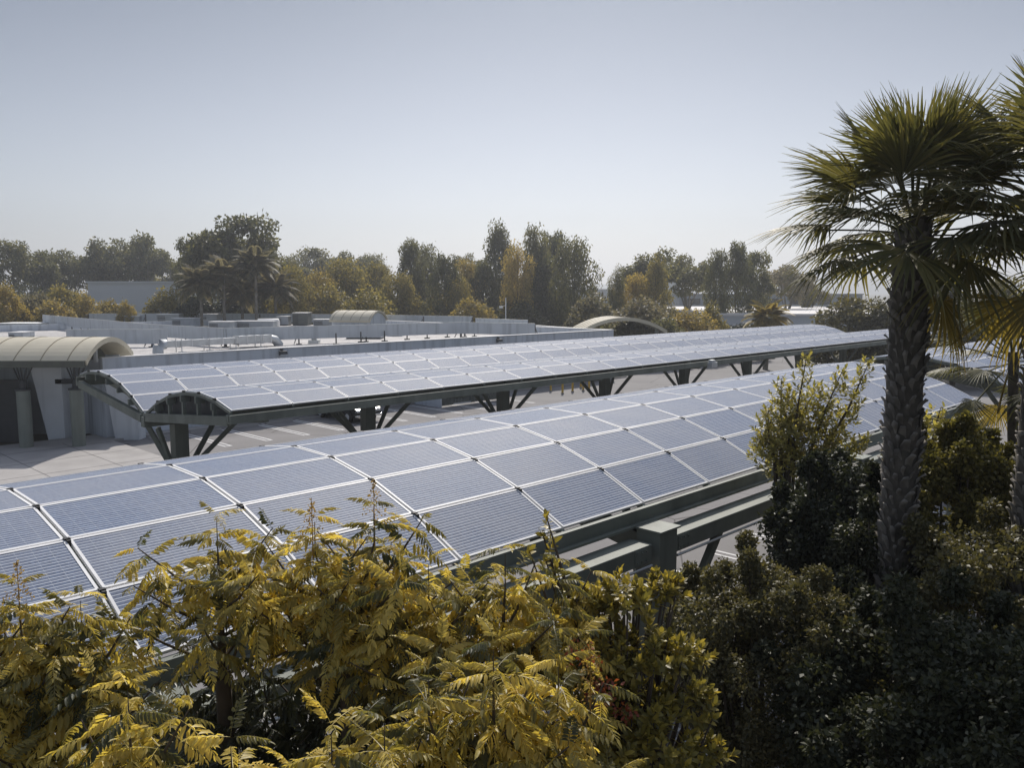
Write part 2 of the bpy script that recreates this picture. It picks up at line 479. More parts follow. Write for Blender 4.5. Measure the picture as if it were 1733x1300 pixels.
def joined_panels(items):
    vs, fs, ms, us = [], [], [], []
    pv = [v.co.copy() for v in PANEL.vertices]; uvd = PANEL.uv_layers[0].data
    for (loc, rot) in items:
        mt = Matrix.Translation(loc) @ Euler(rot).to_matrix().to_4x4()
        b0 = len(vs); vs += [tuple(mt @ c) for c in pv]
        for p in PANEL.polygons:
            fs.append([b0 + i for i in p.vertices]); ms.append(p.material_index)
            us += [tuple(uvd[l].uv) for l in p.loop_indices]
    me = bpy.data.meshes.new('solar_panel_array')
    me.from_pydata(vs, [], fs)
    me.materials.append(M['frame']); me.materials.append(M['glass_pv'])
    me.polygons.foreach_set('material_index', ms)
    u = me.uv_layers.new(name='UVMap'); u.data.foreach_set('uv', [c for t in us for c in t])
    return me

def canopy(label, T0, nb, arches, Tr, Dr, group, keep=100, shown=None):
    """arches: list of node lists, each running from its front edge backwards"""
    root = empty('solar_canopy', label, 'solar canopy', TD(Tr, Dr), RZ, group)
    rnd = random.Random(int(T0 * 10))
    items = []
    for ai, nodes in enumerate(arches):
        for bay in range(nb):
            for k in range(len(nodes) - 1):
                (d0, z0), (d1, z1) = nodes[k], nodes[k + 1]
                a = math.atan2(z1 - z0, d1 - d0)
                loc = Vector((T0 + L * (bay + .5) - Tr, (d0 + d1) / 2 - Dr, (z0 + z1) / 2))
                rot = (a + rnd.uniform(-.004, .004), rnd.uniform(-.003, .003), 0)
                w = TD(loc.x + Tr, loc.y + Dr, loc.z) - Vector((0, 0, CAMZ))
                nrm = Vector((0, -math.sin(a), math.cos(a)))
                nw = Vector((dX * nrm.x - dY * nrm.y, dY * nrm.x + dX * nrm.y, nrm.z))
                facing = -w.normalized().dot(nw)
                ok = w.y > 1 and abs(w.x / w.y) < .66
                score = (max(facing, 0.02) if ok else 0.001) / w.length_squared
                items.append((score, loc, rot))
    items.sort(key=lambda t: -t[0])
    for s, loc, rot in items[:keep]:
        link('solar_panel', PANEL, root, loc, rot)
    if len(items) > keep:
        tag(link('solar_panel_array', joined_panels([(l, r) for s, l, r in items[keep:]]), root), kind='stuff')
    xa, xb = T0 - Tr, T0 + L * nb - Tr
    for nodes in arches:
        for bay in range(nb + 1):
            b = MB(); x = T0 + L * bay - Tr
            for (d0, z0), (d1, z1) in zip(nodes, nodes[1:]):
                b.bar((x, d0 - Dr, z0 - .09), (x, d1 - Dr, z1 - .09), .07, .09, 0)
            for i, (d0, z0) in enumerate(nodes):
                if 0 < i < len(nodes) - 1:
                    b.box(x - .032, x + .032, d0 - Dr - .03, d0 - Dr + .03, z0 - .06, z0 + .010, 1)
                    b.box(x - .020, x + .020, d0 - Dr - .08, d0 - Dr + .08, z0 - .06, z0 - .002, 1)
            b.build('rib', [M['green'], M['black']], root)
        for i, (d0, z0) in enumerate(nodes):
            b = MB()
            b.box(xa - .12, xb + .12, d0 - Dr - .045, d0 - Dr + .045, z0 - .34, z0 - .137)
            b.build('purlin', M['green'], root)
    return root

def post(root, x, y, h, capz=True):
    b = MB(); b.box(x - .24, x + .24, y - .22, y + .22, 0, h)
    p = b.build('post', M['green'], root, bevel=.012)
    b = MB(); b.box(x - .28, x + .28, y - .26, y + .26, h, h + .03); b.build('cap_plate', M['green'], p)
    b = MB(); b.box(x - .38, x + .38, y - .36, y + .36, 0.0, .05); b.build('base_plate', M['darksteel'], p)

def struts(root, x, y, z0, tops):
    for (tx, ty, tz) in tops:
        b = MB()
        sx = .2 if tx > x else -.2
        b.bar((x + sx, y, z0), (tx, ty, tz), .11, .15)
        b.build('strut', M['green'], root)

near_nodes = arch_nodes(7.60, 4.59, [25.3, 17.9, 10.2, 1.4, -7.5, -15.5])
def single_canopy(label, T0, nb, Tposts, group):
    Tr, Dr = Tposts[0], 7.2
    root = canopy(label, T0, nb, [near_nodes], Tr, Dr, group)
    xa, xb = T0 - Tr, T0 + L * nb - Tr
    xs = [t - Tr for t in Tposts]
    b = MB(); b.box(xa - .1, xb + .1, 7.50 - Dr, 7.60 - Dr, 4.27, 4.545); b.box(xa - .1, xb + .1, 7.42 - Dr, 7.50 - Dr, 4.30, 4.34)
    b.build('eave_gutter', M['green'], root)
    edges = [xa - .1] + xs + [xb + .1]
    for i in range(len(edges) - 1):
        l = edges[i] + (.24 if i > 0 else 0); r = edges[i + 1] - (.36 if i < len(edges) - 2 else 0)
        if r - l < .6: continue
        b = MB(); b.box(l, r, -.16, .26, 3.87, 4.15); g_ = b.build('girder', M['green'], root, bevel=.01)
        for xe in (l + .28, r - .28, (l + r) / 2):
            b = MB(); b.box(xe - .16, xe + .16, -.172, -.161, 3.90, 4.12)
            for bx in (-.11, 0, .11):
                for bz in (3.94, 4.08): b.tube([(xe + bx, -.19, bz), (xe + bx, -.17, bz)], .014, 6)
            b.build('splice_plate', M['green'], g_)
        b = MB(); b.tube([(l + .05, -.19, 3.83), (r - .05, -.19, 3.83)], .022, 8); b.build('conduit', M['galv'], g_)
    for x in xs:
        post(root, x, 0, 4.30)
        b = MB(); b.bar((x, .22, 4.0), (x, 5.9, 5.05), .2, .32); b.build('cross_beam', M['green'], root)
        struts(root, x, .05, 1.7, [(x - 2.0, .05, 3.87), (x + 2.0, .05, 3.87), (x - 1.5, 1.9, 4.75), (x + 1.5, 1.9, 4.75)])
    return root

single_canopy('nearest solar canopy, single arch of dark blue panels above the golden foreground trees', -3.14, 16, [2.9, 10.65, 18.4, 26.1], 'arched solar canopies')
single_canopy('solar canopy at right behind the palm trunks, continuing the nearest row past a gap', 33.12, 9, [36.0, 43.8, 51.0], 'arched solar canopies')

front_nodes = arch_nodes(21.98, 4.62, [14.2, 5.5, -2.5, -10, -18, -25.5])
back_nodes = arch_nodes(28.24, 3.96, [26.5, 20, 12, 4.5, -3, -10.5])
TF = 11.1; NF = 30; Tp = [12.23 + 7.96 * i for i in range(8)]
root = canopy('long double arched solar canopy in front of the low office building', TF, NF, [front_nodes, back_nodes], Tp[0], 28.05, 'arched solar canopies')
Tr, Dr = Tp[0], 28.05
xa, xb = TF - Tr, TF + L * NF - Tr
b = MB(); b.box(xa - .1, xb + .1, 21.84 - Dr, 22.10 - Dr, 4.23, 4.48); b.build('front_girder', M['green'], root)
b = MB(); b.box(xa - .1, xb + .1, -.14, .14, 3.44, 3.78); b.build('valley_girder', M['green'], root)
b = MB(); b.box(xa - .1, xb + .1, 34.1 - Dr, 34.3 - Dr, 4.35, 4.62); b.build('rear_girder', M['green'], root)
for x in [t - Tr for t in Tp]:
    post(root, x, 0, 3.43)
    b = MB(); b.bar((x, -.2, 3.62), (x, 22.1 - Dr, 4.28), .2, .3); b.build('cross_beam', M['green'], root)
    b = MB(); b.bar((x, .2, 3.62), (x, 34.0 - Dr, 4.45), .2, .3); b.build('cross_beam', M['green'], root)
    lf = 1.95 if x > .5 else .95
    struts(root, x, 0, 1.65, [(x - lf, -.55, 3.44), (x + 1.95, -.55, 3.44), (x - lf * .9, .6, 3.44), (x + 1.7, .6, 3.44)])
for xe in (xa - .02, xb + .02):                                          # tie beams and hangers closing each end
    for nodes, (p, q) in ((front_nodes, ((22.06, 4.30), (27.95, 3.78))), (back_nodes, ((28.2, 3.72), (34.1, 4.42)))):
        b = MB(); b.bar((xe, p[0] - Dr, p[1]), (xe, q[0] - Dr, q[1]), .16, .28); b.build('end_tie', M['green'], root)
        for (d, z) in (nodes[1:-1] if nodes is front_nodes else []):
            t = (d - p[0]) / (q[0] - p[0]); zb = p[1] + t * (q[1] - p[1]) + .14
            b = MB(); b.box(xe - .05, xe + .05, d - Dr - .05, d - Dr + .05, zb, z - .14); b.build('hanger', M['green'], root)
b = MB(); b.prism([(22.1 - Dr, 4.36)] + [(d - Dr, z - .15) for d, z in front_nodes[1:-1]] + [(27.8 - Dr, 3.86)], xa + .16, xa + .20, 'x')  # added dark sheet standing in for the shade inside the arch
b.build('end_shade_sheet', M['darksteel'], root)
b = MB(); b.box(36.2 - Tr, 36.75 - Tr, 21.45 - Dr, 21.70 - Dr, 4.20, 4.44); b.box(36.3 - Tr, 36.65 - Tr, 21.5 - Dr, 21.7 - Dr, 4.44, 4.56)
b.build('junction_box', M['galv'], root)

# wheel stops and bollards, car
b = MB(); b.prism([(-.09, 0), (.09, 0), (.06, .14), (-.06, .14)], -.9, .9, 'x')
ws = b.mesh('wheel_stop', M['concrete'])
stop_at = ['farthest left', 'second from the left', 'third from the left', 'left of the black car', 'ahead of the black car', 'just right of the black car', 'left of the corrugated enclosure']
for i in range(7):
    o = link('wheel_stop', ws, None, TD(18.8 + 2.32 * i, 44.9, 0), (0, 0, RZ))
    tag(o, 'concrete wheel stop in the building shade, ' + stop_at[i], 'wheel stop', 'wheel stops along the office wall')

def bollard_mesh():
    b = MB(); b.tube([(0, 0, 0), (0, 0, .98), (0, 0, 1.04), (0, 0, 1.07)], [.085, .085, .07, .03], 12); return b.mesh('bollard', M['yellow'])
bm_ = bollard_mesh()
foot = MB().tube([(0, 0, 0), (0, 0, .1)], [.13, .12], 12).mesh('foot', M['concrete'])
for (px, py, w) in ((932, 663, 'leftmost of the six'), (952, 667, 'nearest of the six, second from the left'), (969, 664, 'third from the left'),
                    (983, 657, 'farthest back of the six'), (987, 662, 'standing just in front of the farthest one'), (997, 660, 'rightmost of the six')):
    p = atz(px, py, 0)
    r = empty('bollard', 'yellow bollard beyond the long canopy, ' + w, 'bollard', p, 0, 'yellow bollards by the office building')
    link('body', bm_, r); link('foot', foot, r)

def car(label, loc, rz, paint):
    root = empty('parked_car', label, 'car', loc, rz, 'parked cars')
    # x forward
    prof = [(-2.35, .42), (-2.42, .75), (-2.3, 1.02), (-1.2, 1.08), (.75, 1.1), (1.0, 1.06), (2.0, .98), (2.32, .86), (2.4, .62), (2.3, .36), (-2.2, .36)]
    b = MB(); n = len(prof)
    rows = [(-.93, .86), (-.95, 1.0), (.95, 1.0), (.93, .86)]
    ys = [-.86, -.95, .95, .86]
    pts = []
    for j, y in enumerate(ys):
        ins = .06 if j in (0, 3) else 0
        pts.append([(p[0] * (1 - ins * .5), y, .7 + (p[1] - .7) * (1 - ins)) for p in prof])
    vs = [p for r in pts for p in r]
    fs = [tuple(range(n)), tuple(reversed(range(3 * n, 4 * n)))]
    for j in range(3):
        for i in range(n): fs.append((j * n + i, j * n + (i + 1) % n, (j + 1) * n + (i + 1) % n, (j + 1) * n + i))
    b.add(vs, fs); body = b.build('body', M[paint], root, bevel=.05)
    b = MB(); lo = [(-1.75, -.84), (.95, -.84), (.95, .84), (-1.75, .84)]; hi = [(-1.35, -.66), (.15, -.66), (.15, .66), (-1.35, .66)]
    b.add([(x, y, 1.06) for x, y in lo] + [(x, y, 1.66) for x, y in hi], [(4, 5, 6, 7), (0, 1, 5, 4), (1, 2, 6, 5), (2, 3, 7, 6), (3, 0, 4, 7)])
    b.build('window', M['darkglass'], root, bevel=.03)
    b = MB(); b.add([(x, y, 1.665) for x, y in hi] + [(x * .97, y * .9, 1.70) for x, y in hi], [(4, 5, 6, 7), (0, 1, 5, 4), (1, 2, 6, 5), (2, 3, 7, 6), (3, 0, 4, 7)])
    for sgn in (-1, 1):
        for (xl, xh) in ((.95, .15), (-1.75, -1.35), (-.45, -.5)):
            b.bar((xl, sgn * .845, 1.06), (xh, sgn * .665, 1.67), .07, .05)
    b.build('roof', M[paint], root)
    tyre = MB().tube([(0, -.12, 0), (0, -.1, 0), (0, .1, 0), (0, .12, 0)], [.27, .35, .35, .27], 24).mesh('tyre', M['black'])
    rim = MB().tube([(0, -.125, 0), (0, .125, 0)], [.21, .21], 10).mesh('rim', M['galv'])
    for x in (-1.5, 1.5):
        for y in (-.86, .86):
            w = empty('wheel', None, None, (x, y, .35)); w.parent = root
            link('tyre', tyre, w); link('rim', rim, w)
    for y in (-.68, .68):
        b = MB(); b.box(2.22, 2.385, y - .2, y + .2, .66, .84); b.build('headlight', M['lamp'], root, bevel=.03)
        b = MB(); b.box(-2.43, -2.3, y - .16, y + .16, .7, .92); b.build('tail_light', M['lf_red'], root, bevel=.02)
    b = MB(); b.box(2.3, 2.42, -.95, .95, .4, .52); b.build('front_bumper', M['chrome'], root, bevel=.03)
    b = MB(); b.box(2.33, 2.405, -.42, .42, .6, .84); b.build('grille', M['darksteel'], root)
    return root
car('black car parked nose out in the building shade beneath the long canopy', TD(29.6, 43.4), RZ - math.pi / 2, 'blackcar')
car('silver blue car with pale windscreen parked beyond the far end of the nearest canopy', TD(60, 19.5), RZ + math.pi / 2 + .3, 'silvercar')
car('slate blue car low down at right between the two palm trunks', TD(38.2, 9.6), RZ - math.pi / 2, 'greycar')

# ------------------------------------------------------------------ office building
FD = 46.5; ZR = 3.5; ZP = 4.40
root = empty('office_building', 'long low pale grey office building with flat white roof behind the solar canopies', 'building', TD(16.3, FD), RZ)
b = MB(); b.box(0, 44.8, 0, .3, 0, ZP); o = b.build('front_wall', M['wall'], root)
b = MB(); b.box(-.03, 44.83, -.04, .34, ZP, ZP + .05); b.build('coping', M['white'], o)
b = MB()
for x in (3.6, 12.2, 21.0, 30.0, 38.5): b.box(x, x + .03, -.004, .1, .1, ZP - .02)
b.build('joint', M['galv'], o)
for x in (5.2, 9.8, 15.5, 33, 39.5):
    b = MB(); b.box(x, x + 1.9, -.05, .15, .9, 2.5); w = b.build('window', M['darkglass'], root)
    b = MB()
    for (a0, a1, c0, c1) in ((x - .06, x + 1.96, .84, .9), (x - .06, x + 1.96, 2.5, 2.56), (x - .06, x, .9, 2.5), (x + 1.9, x + 1.96, .9, 2.5), (x + .93, x + .97, .9, 2.5)): b.box(a0, a1, -.07, -.002, c0, c1)
    b.build('frame', M['galv'], w)
b = MB(); b.box(0, .3, .3, 8, 0, ZR + .02); b.build('side_wall', M['wall'], root)
b = MB(); b.box(44.5, 44.8, .3, 34, 0, ZP); b.build('side_wall', M['wall'], root)
b = MB(); b.box(44.45, 44.85, .3, 34, ZP, ZP + .05); b.build('coping', M['white'], root)
b = MB(); b.box(-36, -.001, 8, 57, 0, ZR - .4); b.box(.3, 44.5, 57, 57.3, 0, ZP - .2); b.build('rear_wall', M['wall'], root)
b = MB(); b.box(.3, 44.5, .3, 57, ZR - .25, ZR); b.box(-36, .3, 8, 57, ZR - .4, ZR - .02); b.build('roof', M['roof'], root)

RB = ZR                                    # roof items stand on the roof
def screen_fence(label, pts, h, zb, side=1, group='grey metal screens on the roof'):
    """pts: (px, py) pixels of the top edge, at height zb+h"""
    P = [atz(px, py, zb + h) for px, py in pts]
    root = empty('roof_screen', label, 'roof screen', (P[0].x, P[0].y, RB), 0, group)
    o = Vector((P[0].x, P[0].y, RB))
    for p, q in zip(P, P[1:]):
        p = p - o; q = q - o; zt = zb + h - RB
        nseg = max(1, int((q - p).length / 6)); dr = (q - p).normalized()
        b = MB(); b.bar((p.x, p.y, zt - h / 2), (q.x, q.y, zt - h / 2), .06, h)
        pn = b.build('panel', M['screen'], root)
        b = MB(); b.bar((p.x, p.y, zt + .02), (q.x, q.y, zt + .02), .10, .04); b.build('top_rail', M['galv'], pn)
        sd = Vector((-dr.y, dr.x, 0))
        if sd.y * side < 0: sd = -sd
        for k in range(nseg + 1):
            c = p.lerp(q, k / nseg) + sd * .1
            b = MB(); b.box(c.x - .05, c.x + .05, c.y - .05, c.y + .05, 0, zt - .05)
            e = c + sd * 1.1
            b.bar((c.x, c.y, zt - .35), (e.x, e.y, .05), .06, .06)
            b.box(c.x - .2, c.x + .2, c.y - .2, c.y + .2, 0, .07)
            b.build('bracket', M['darksteel'], root)
    return root
screen_fence('longest grey roof screen, running from the left edge of the roof to its right corner', [(72, 533), (250, 549), (380, 556), (620, 550), (780, 546), (905, 548)], 1.05, 3.95)
screen_fence('short grey roof screen with a folded corner, just behind the tan entrance roof', [(112, 558), (257, 558), (282, 557)], 1.15, 3.75)
screen_fence('farthest grey roof screen, in front of the tree line', [(150, 531), (440, 531), (640, 533), (800, 536)], 1.1, 3.75, -1)
screen_fence('low grey roof screen behind the right end of the longest one', [(805, 539), (893, 542)], 0.7, 4.3)

def roof_box(name, label, cat, x0, x1, ytop, ybot, depth, m='galv', group=None, parts=None):
    """box-like roof unit spanning x0..x1 px, its front foot on the roof at ybot"""
    p = atz((x0 + x1) / 2, ybot, RB); Y = p.y
    w = (x1 - x0) / FPX * Y; h = max(.25, (ybot - ytop) / FPX * Y)
    root = empty(name, label, cat, (p.x, Y, RB), 0, group)
    rr = random.Random(int(x0))
    b = MB(); b.box(-w / 2, w / 2, 0, depth, .12, h); body = b.build('casing', M[m], root, bevel=.03)
    b = MB(); b.box(-w / 2 - .04, w / 2 + .04, -.04, depth + .04, h, h + .05); b.build('lid', M['white'], body)
    b = MB()
    for k in range(5): b.box(-w / 2 + .1, -w / 2 + .1 + w * .35, -.02, .0, .2 + (h - .35) * k / 5, .2 + (h - .35) * (k + .5) / 5)
    b.build('louvre', M['darksteel'], root)
    b = MB(); b.box(-w / 2 + .05, w / 2 - .05, .05, depth - .05, 0, .12); b.build('base', M['darksteel'], root)
    return root
G = 'rooftop air units'
roof_box('air_unit', 'flat topped pale roof unit seen above the left arm of the longest screen', 'air unit', 130, 168, 533, 546, 2.2, 'unit', G)
roof_box('air_unit', 'pale roof unit with sloped lid, third from the left of the roof units', 'air unit', 195, 236, 535, 548, 2.0, 'unit', G)
roof_box('air_unit', 'pale boxy roof unit in front of the farthest screen above the entrance roof', 'air unit', 266, 303, 532, 549, 2.2, 'unit', G)
roof_box('air_unit', 'wide grey roof unit just behind the bend of the longest screen', 'air unit', 291, 329, 539, 555, 2.0, 'unit', G)
roof_box('air_unit', 'light grey roof unit right of the bend and close to the far screen', 'air unit', 338, 368, 532, 549, 2.0, 'unit', G)
roof_box('air_unit', 'low wide pale roof unit behind the middle of the longest screen', 'air unit', 353, 395, 545, 558, 2.0, 'unit', G)
roof_box('air_unit', 'long low roof unit with dark open side beside the white cylinder', 'air unit', 398, 462, 544, 557, 1.8, 'unit', G)
roof_box('air_unit', 'dark mechanical unit with grilles near the middle of the roof', 'air unit', 495, 521, 530, 551, 2.2, 'fence', G)
roof_box('air_unit', 'low white unit with two dark openings below the small tan arched roof', 'air unit', 588, 640, 542, 552, 1.8, 'white', G)
roof_box('roof_kerb_block', 'low grey roof block at the far left edge of the roof', 'roof block', -10, 63, 548, 556, 4.0, 'screen')
roof_box('roof_kerb_block', 'small grey roof block at left above the tan entrance roof', 'roof block', 14, 39, 563, 573, 2.0, 'screen')

roof_box('air_unit', 'pale roof unit between the left arm of the longest screen and the far screen', 'air unit', 236, 262, 535, 546, 2.0, 'unit', G)
roof_box('air_unit', 'narrow roof unit just left of the dark mechanical unit', 'air unit', 468, 488, 536, 551, 1.6, 'unit', G)
roof_box('air_unit', 'low pale roof unit left of the low white unit with openings', 'air unit', 530, 572, 541, 552, 1.8, 'unit', G)
roof_box('air_unit', 'long low roof unit right of the rounded white hood', 'air unit', 700, 742, 541, 550, 1.8, 'unit', G)
roof_box('air_unit', 'small roof unit near the right end of the far screen', 'air unit', 756, 785, 540, 549, 1.5, 'unit', G)
roof_box('roof_kerb_block', 'flat grey roof kerb in front of the longest screen, left of the white skylight', 'roof block', 585, 645, 567, 574, 2.5, 'screen')
roof_box('roof_kerb_block', 'long thin grey roof kerb at the far left, below the start of the longest screen', 'roof block', 60, 112, 551, 558, 2.0, 'screen')
# white cylinder tank and round hood
p = atz(452, 556, RB)
root = empty('roof_tank', 'white cylindrical tank lying on the roof behind the longest screen', 'tank', p)
b = MB(); b.tube([(-1.3, .6, .62), (-1.2, .6, .62), (1.2, .6, .62), (1.3, .6, .62)], [.4, .55, .55, .4], 20); b.build('shell', M['white'], root)
b = MB(); b.box(-.9, -.7, .2, 1.0, 0, .3); b.box(.7, .9, .2, 1.0, 0, .3); b.build('saddle', M['darksteel'], root)
p = atz(675, 551, RB)
root = empty('roof_hood', 'rounded white intake hood on the roof right of the small arched roof', 'intake hood', p)
b = MB()
n_ = 10; top = [(-1.3 + 1.0 * (1 - math.cos(math.pi / 2 * i / n_)), .25 + .75 * math.sin(math.pi / 2 * i / n_)) for i in range(n_ + 1)] + [(1.6, 1.0), (1.6, .25)]
b.prism(top, 0, 1.6, 'y'); b.build('hood', M['white'], root)
b = MB(); b.box(-1.25, 1.55, .1, 1.5, 0, .26); b.build('base', M['galv'], root)
# duct run along the front parapet
A = atz(272, 599, RB); Bp = atz(486, 585, RB)
rd = (Bp - A); ln = Vector((rd.x, rd.y, 0)).length; ang = math.atan2(rd.y, rd.x)
root = empty('roof_duct', 'long galvanised duct run with elbow and stands behind the front parapet', 'duct', A, ang)
b = MB()
pr = [(0, 0)]
b.box(.55, ln * .60, .0, .55, .42, .88); o = b.build('duct_section', M['galv'], root)
b = MB()
for x in np.arange(1.2, ln * .60, 1.3): b.box(x, x + .06, -.03, .58, .40, .91)
b.build('flange', M['white'], o)
b = MB(); b.box(ln * .60, ln * .88, .2, .95, .30, .95); o = b.build('duct_section', M['galv'], root)
b = MB()
for x in np.arange(ln * .60, ln * .9, .75): b.box(x, x + .07, .17, .98, .27, .98)
b.build('flange', M['white'], o)
b = MB(); b.tube([(.55, .28, .66), (.25, .28, .66), (0, .28, .5), (-.05, .28, .0)], [.36, .38, .38, .38], 14); b.build('elbow', M['galv'], root)
b = MB(); b.tube([(ln * .88, .55, .62), (ln * .93, .55, .5), (ln * .97, .55, .0)], [.34, .36, .36], 14); b.build('elbow', M['galv'], root)
for x in np.arange(1.6, ln * .85, 2.3):
    b = MB(); b.box(x, x + .05, -.1, -.05, 0, 1.0); b.box(x, x + .05, .65, .7, 0, 1.0); b.box(x, x + .05, -.1, .7, .36, .40); b.box(x - .2, x + .25, -.2, .05, 0, .06)
    b.build('stand', M['galv'], root)
# pipe posts on the roof
pp = MB(); pp.box(-.05, .05, -.05, .05, 0, .95); pp.box(-.25, .25, -.2, .2, 0, .1)
ppm = pp.mesh('pipe_post', M['darksteel'])
for i, (px, py, w) in enumerate(((569, 583, 'leftmost, left of the skylight patch'), (611, 580, 'second from the left'), (651, 578, 'third, just left of the white skylight'), (689, 575, 'right of the white skylight'),
                   (723, 573, 'fifth from the left'), (757, 571, 'sixth from the left'), (786, 571, 'seventh from the left'), (803, 570, 'rightmost, under the longest screen'))):
    tag(link('pipe_post', ppm, None, atz(px, py, RB)), 'thin dark roof post on a foot block, ' + w, 'roof post', 'thin posts on the white roof')
p = atz(669, 569, RB)
root = empty('skylight', 'white domed skylight on the roof beneath the longest screen', 'skylight', p)
b = MB(); b.box(-.75, .75, -.5, .5, 0, .16); b.build('kerb_frame', M['galv'], root)
b = MB()
for i in range(6): pass
b.tube([(0, 0, .16), (0, 0, .24), (0, 0, .3), (0, 0, .33)], [.72, .62, .4, .08], 16); b.build('dome', M['white'], root)
p = atz(532, 581, RB)
root = empty('roof_vent', 'small round topped roof vent right of the ribbed duct', 'roof vent', p)
b = MB(); b.box(-.45, .45, -.35, .35, 0, .3); b.build('base', M['galv'], root)
b = MB(); b.tube([(0, 0, .3), (0, 0, .45), (0, 0, .7), (0, 0, .85), (0, 0, .92)], [.2, .34, .36, .22, .04], 14); b.build('turbine', M['galv'], root)
# wall lamps on the parapet
for (px, py, w) in ((476, 598, 'left one, below the ribbed duct'), (842, 577, 'right one, near the roof corner')):
    r = ray(px, py); nn = Vector((-dY, dX, 0)); t = (FD - .02) / r.dot(nn); p = Vector((0, 0, CAMZ)) + r * t
    root = empty('wall_lamp', 'dark flood lamp on the front parapet, ' + w, 'wall lamp', p, RZ, 'flood lamps on the parapet')
    b = MB(); b.box(-.06, .06, -.15, .02, -.05, .3); b.build('bracket', M['darksteel'], root)
    b = MB(); b.prism([(-.38, -.05), (-.12, -.12), (-.1, .16), (-.3, .14)], -.24, .24, 'x'); b.build('lamp_head', M['darksteel'], root)
    b = MB(); b.prism([(-.40, -.08), (-.14, -.15), (-.13, -.125), (-.39, -.055)], -.22, .22, 'x'); b.build('lens', M['lamp'], root)
# square wall vent on the far right parapet piece
# far right low wall of the roof and its vent
P0 = atz(905, 551, 4.2); P1 = atz(988, 557, 4.2)
root = empty('parapet_wall', 'low pale parapet piece with a square vent at the right corner of the roof', 'parapet', (P0.x, P0.y, 0))
q = P1 - P0
b = MB(); b.bar((0, 0, 2.1), (q.x, q.y, 2.1), .3, 4.2); b.build('wall', M['wall'], root)
b = MB(); b.bar((0, 0, 4.225), (q.x, q.y, 4.225), .36, .05); b.build('coping', M['white'], root)
b = MB(); c = q * .36; b.box(c.x - .3, c.x + .3, c.y - .25, c.y - .14, 3.3, 3.9); v = b.build('vent', M['white'], root)
b = MB(); b.box(c.x - .2, c.x + .2, c.y - .27, c.y - .252, 3.42, 3.78); b.build('grille', M['darksteel'], v)

# small tan barrel roof beyond the roof and the big arched one at its right corner
def arch_pts(w, rise, n=16, dz=0.0):
    R = (w * w / 4 + rise * rise) / (2 * rise); a = math.asin(w / 2 / R)
    return [(R * math.sin(-a + 2 * a * i / n), R * math.cos(-a + 2 * a * i / n) - R + rise + dz) for i in range(n + 1)]
def barrel(root, w, rise, z, x0, x1, th, axis, seam=1.3, gable=True, mroof='tan'):
    top = [(p[0], p[1] + z) for p in arch_pts(w, rise)]
    bot = [(p[0] * .985, p[1] + z - th) for p in arch_pts(w, rise)]
    b = MB(); b.strip(top, bot, x0, x1, axis)
    t2 = [(p[0], p[1] + .03) for p in top]
    x = x0 + seam * .3
    while x < x1 - .1:
        b.strip(t2, top, x, x + .045, axis, 1); x += seam
    b.build('roof', [M[mroof], M['seam']], root)
    return top, bot
p = at(611, 546, 104); p.z = 0
root = empty('arched_pavilion', 'small tan barrel roofed pavilion rising behind the far roof screen', 'pavilion', p, -.35)
barrel(root, 4.6, 1.2, 4.35, -3.2, 2.6, .22, 'x')
b = MB(); b.box(-3.0, 2.4, -2.0, 2.0, 0, 4.2); b.build('wall', M['wall'], root)
b = MB(); t_ = [(q_[0] * .94, q_[1] * .9 + 4.2) for q_ in arch_pts(4.6, 1.2)]; b.prism(t_, 2.2, 2.4, 'x'); b.build('gable', M['wall'], root)
p = at(1057, 556, 84); p.z = 0
root = empty('arched_pavilion', 'wide arched tan roof edge over dark shrubs at the right corner of the office building', 'pavilion', p, .12)
barrel(root, 9.0, 1.35, 3.95, 0, 5.5, .34, 'y', mroof='tan')
for x in (-3.6, 3.6):
    for y in (.8, 4.6):
        b = MB(); b.tube([(x, y, 0), (x, y, 4.1)], .2, 12); b.build('column', M['column'], root)

# ------------------------------------------------------------------ entrance pavilion (turned 45 degrees to the rows)
root = empty('entrance_pavilion', 'entrance pavilion at left with tan barrel roof on round columns', 'pavilion', (-22.2, 41.7, 0))
ox, oy = -22.2, 41.7
w_ = 5.2; yc = 43.6
top = [(p[0] + yc - oy, p[1] + 4.55) for p in arch_pts(w_, 1.02, 18)]
bot = [(p[0] * .97 + yc - oy, p[1] + 4.55 - .26) for p in arch_pts(w_, 1.02, 18)]
x1 = 1.02
b = MB(); b.strip(top, bot, -20, x1, 'x')
t2 = [(p[0], p[1] + .025) for p in top]
for k in range(15): b.strip(t2, top, x1 - .95 - 1.34 * k, x1 - .91 - 1.34 * k, 'x', 1)
b.build('roof', [M['tan'], M['seam']], root)
b = MB(); b.box(-20, x1 - .06, yc - w_ / 2 - .12 - oy, yc - w_ / 2 + .04 - oy, 4.20, 4.53); b.build('fascia', M['fascia'], root)
b = MB(); b.prism([(p[0] * .96 + .04 * (yc - oy), p[1] - .25) for p in top], x1 - 1.6, x1 - 1.45, 'x'); g = b.build('gable', M['fascia'], root)
b = MB(); b.box(x1 - 1.45, x1 - 1.3, 2.9, 3.1, 4.15, 5.2); b.build('post', M['pylon'], g)
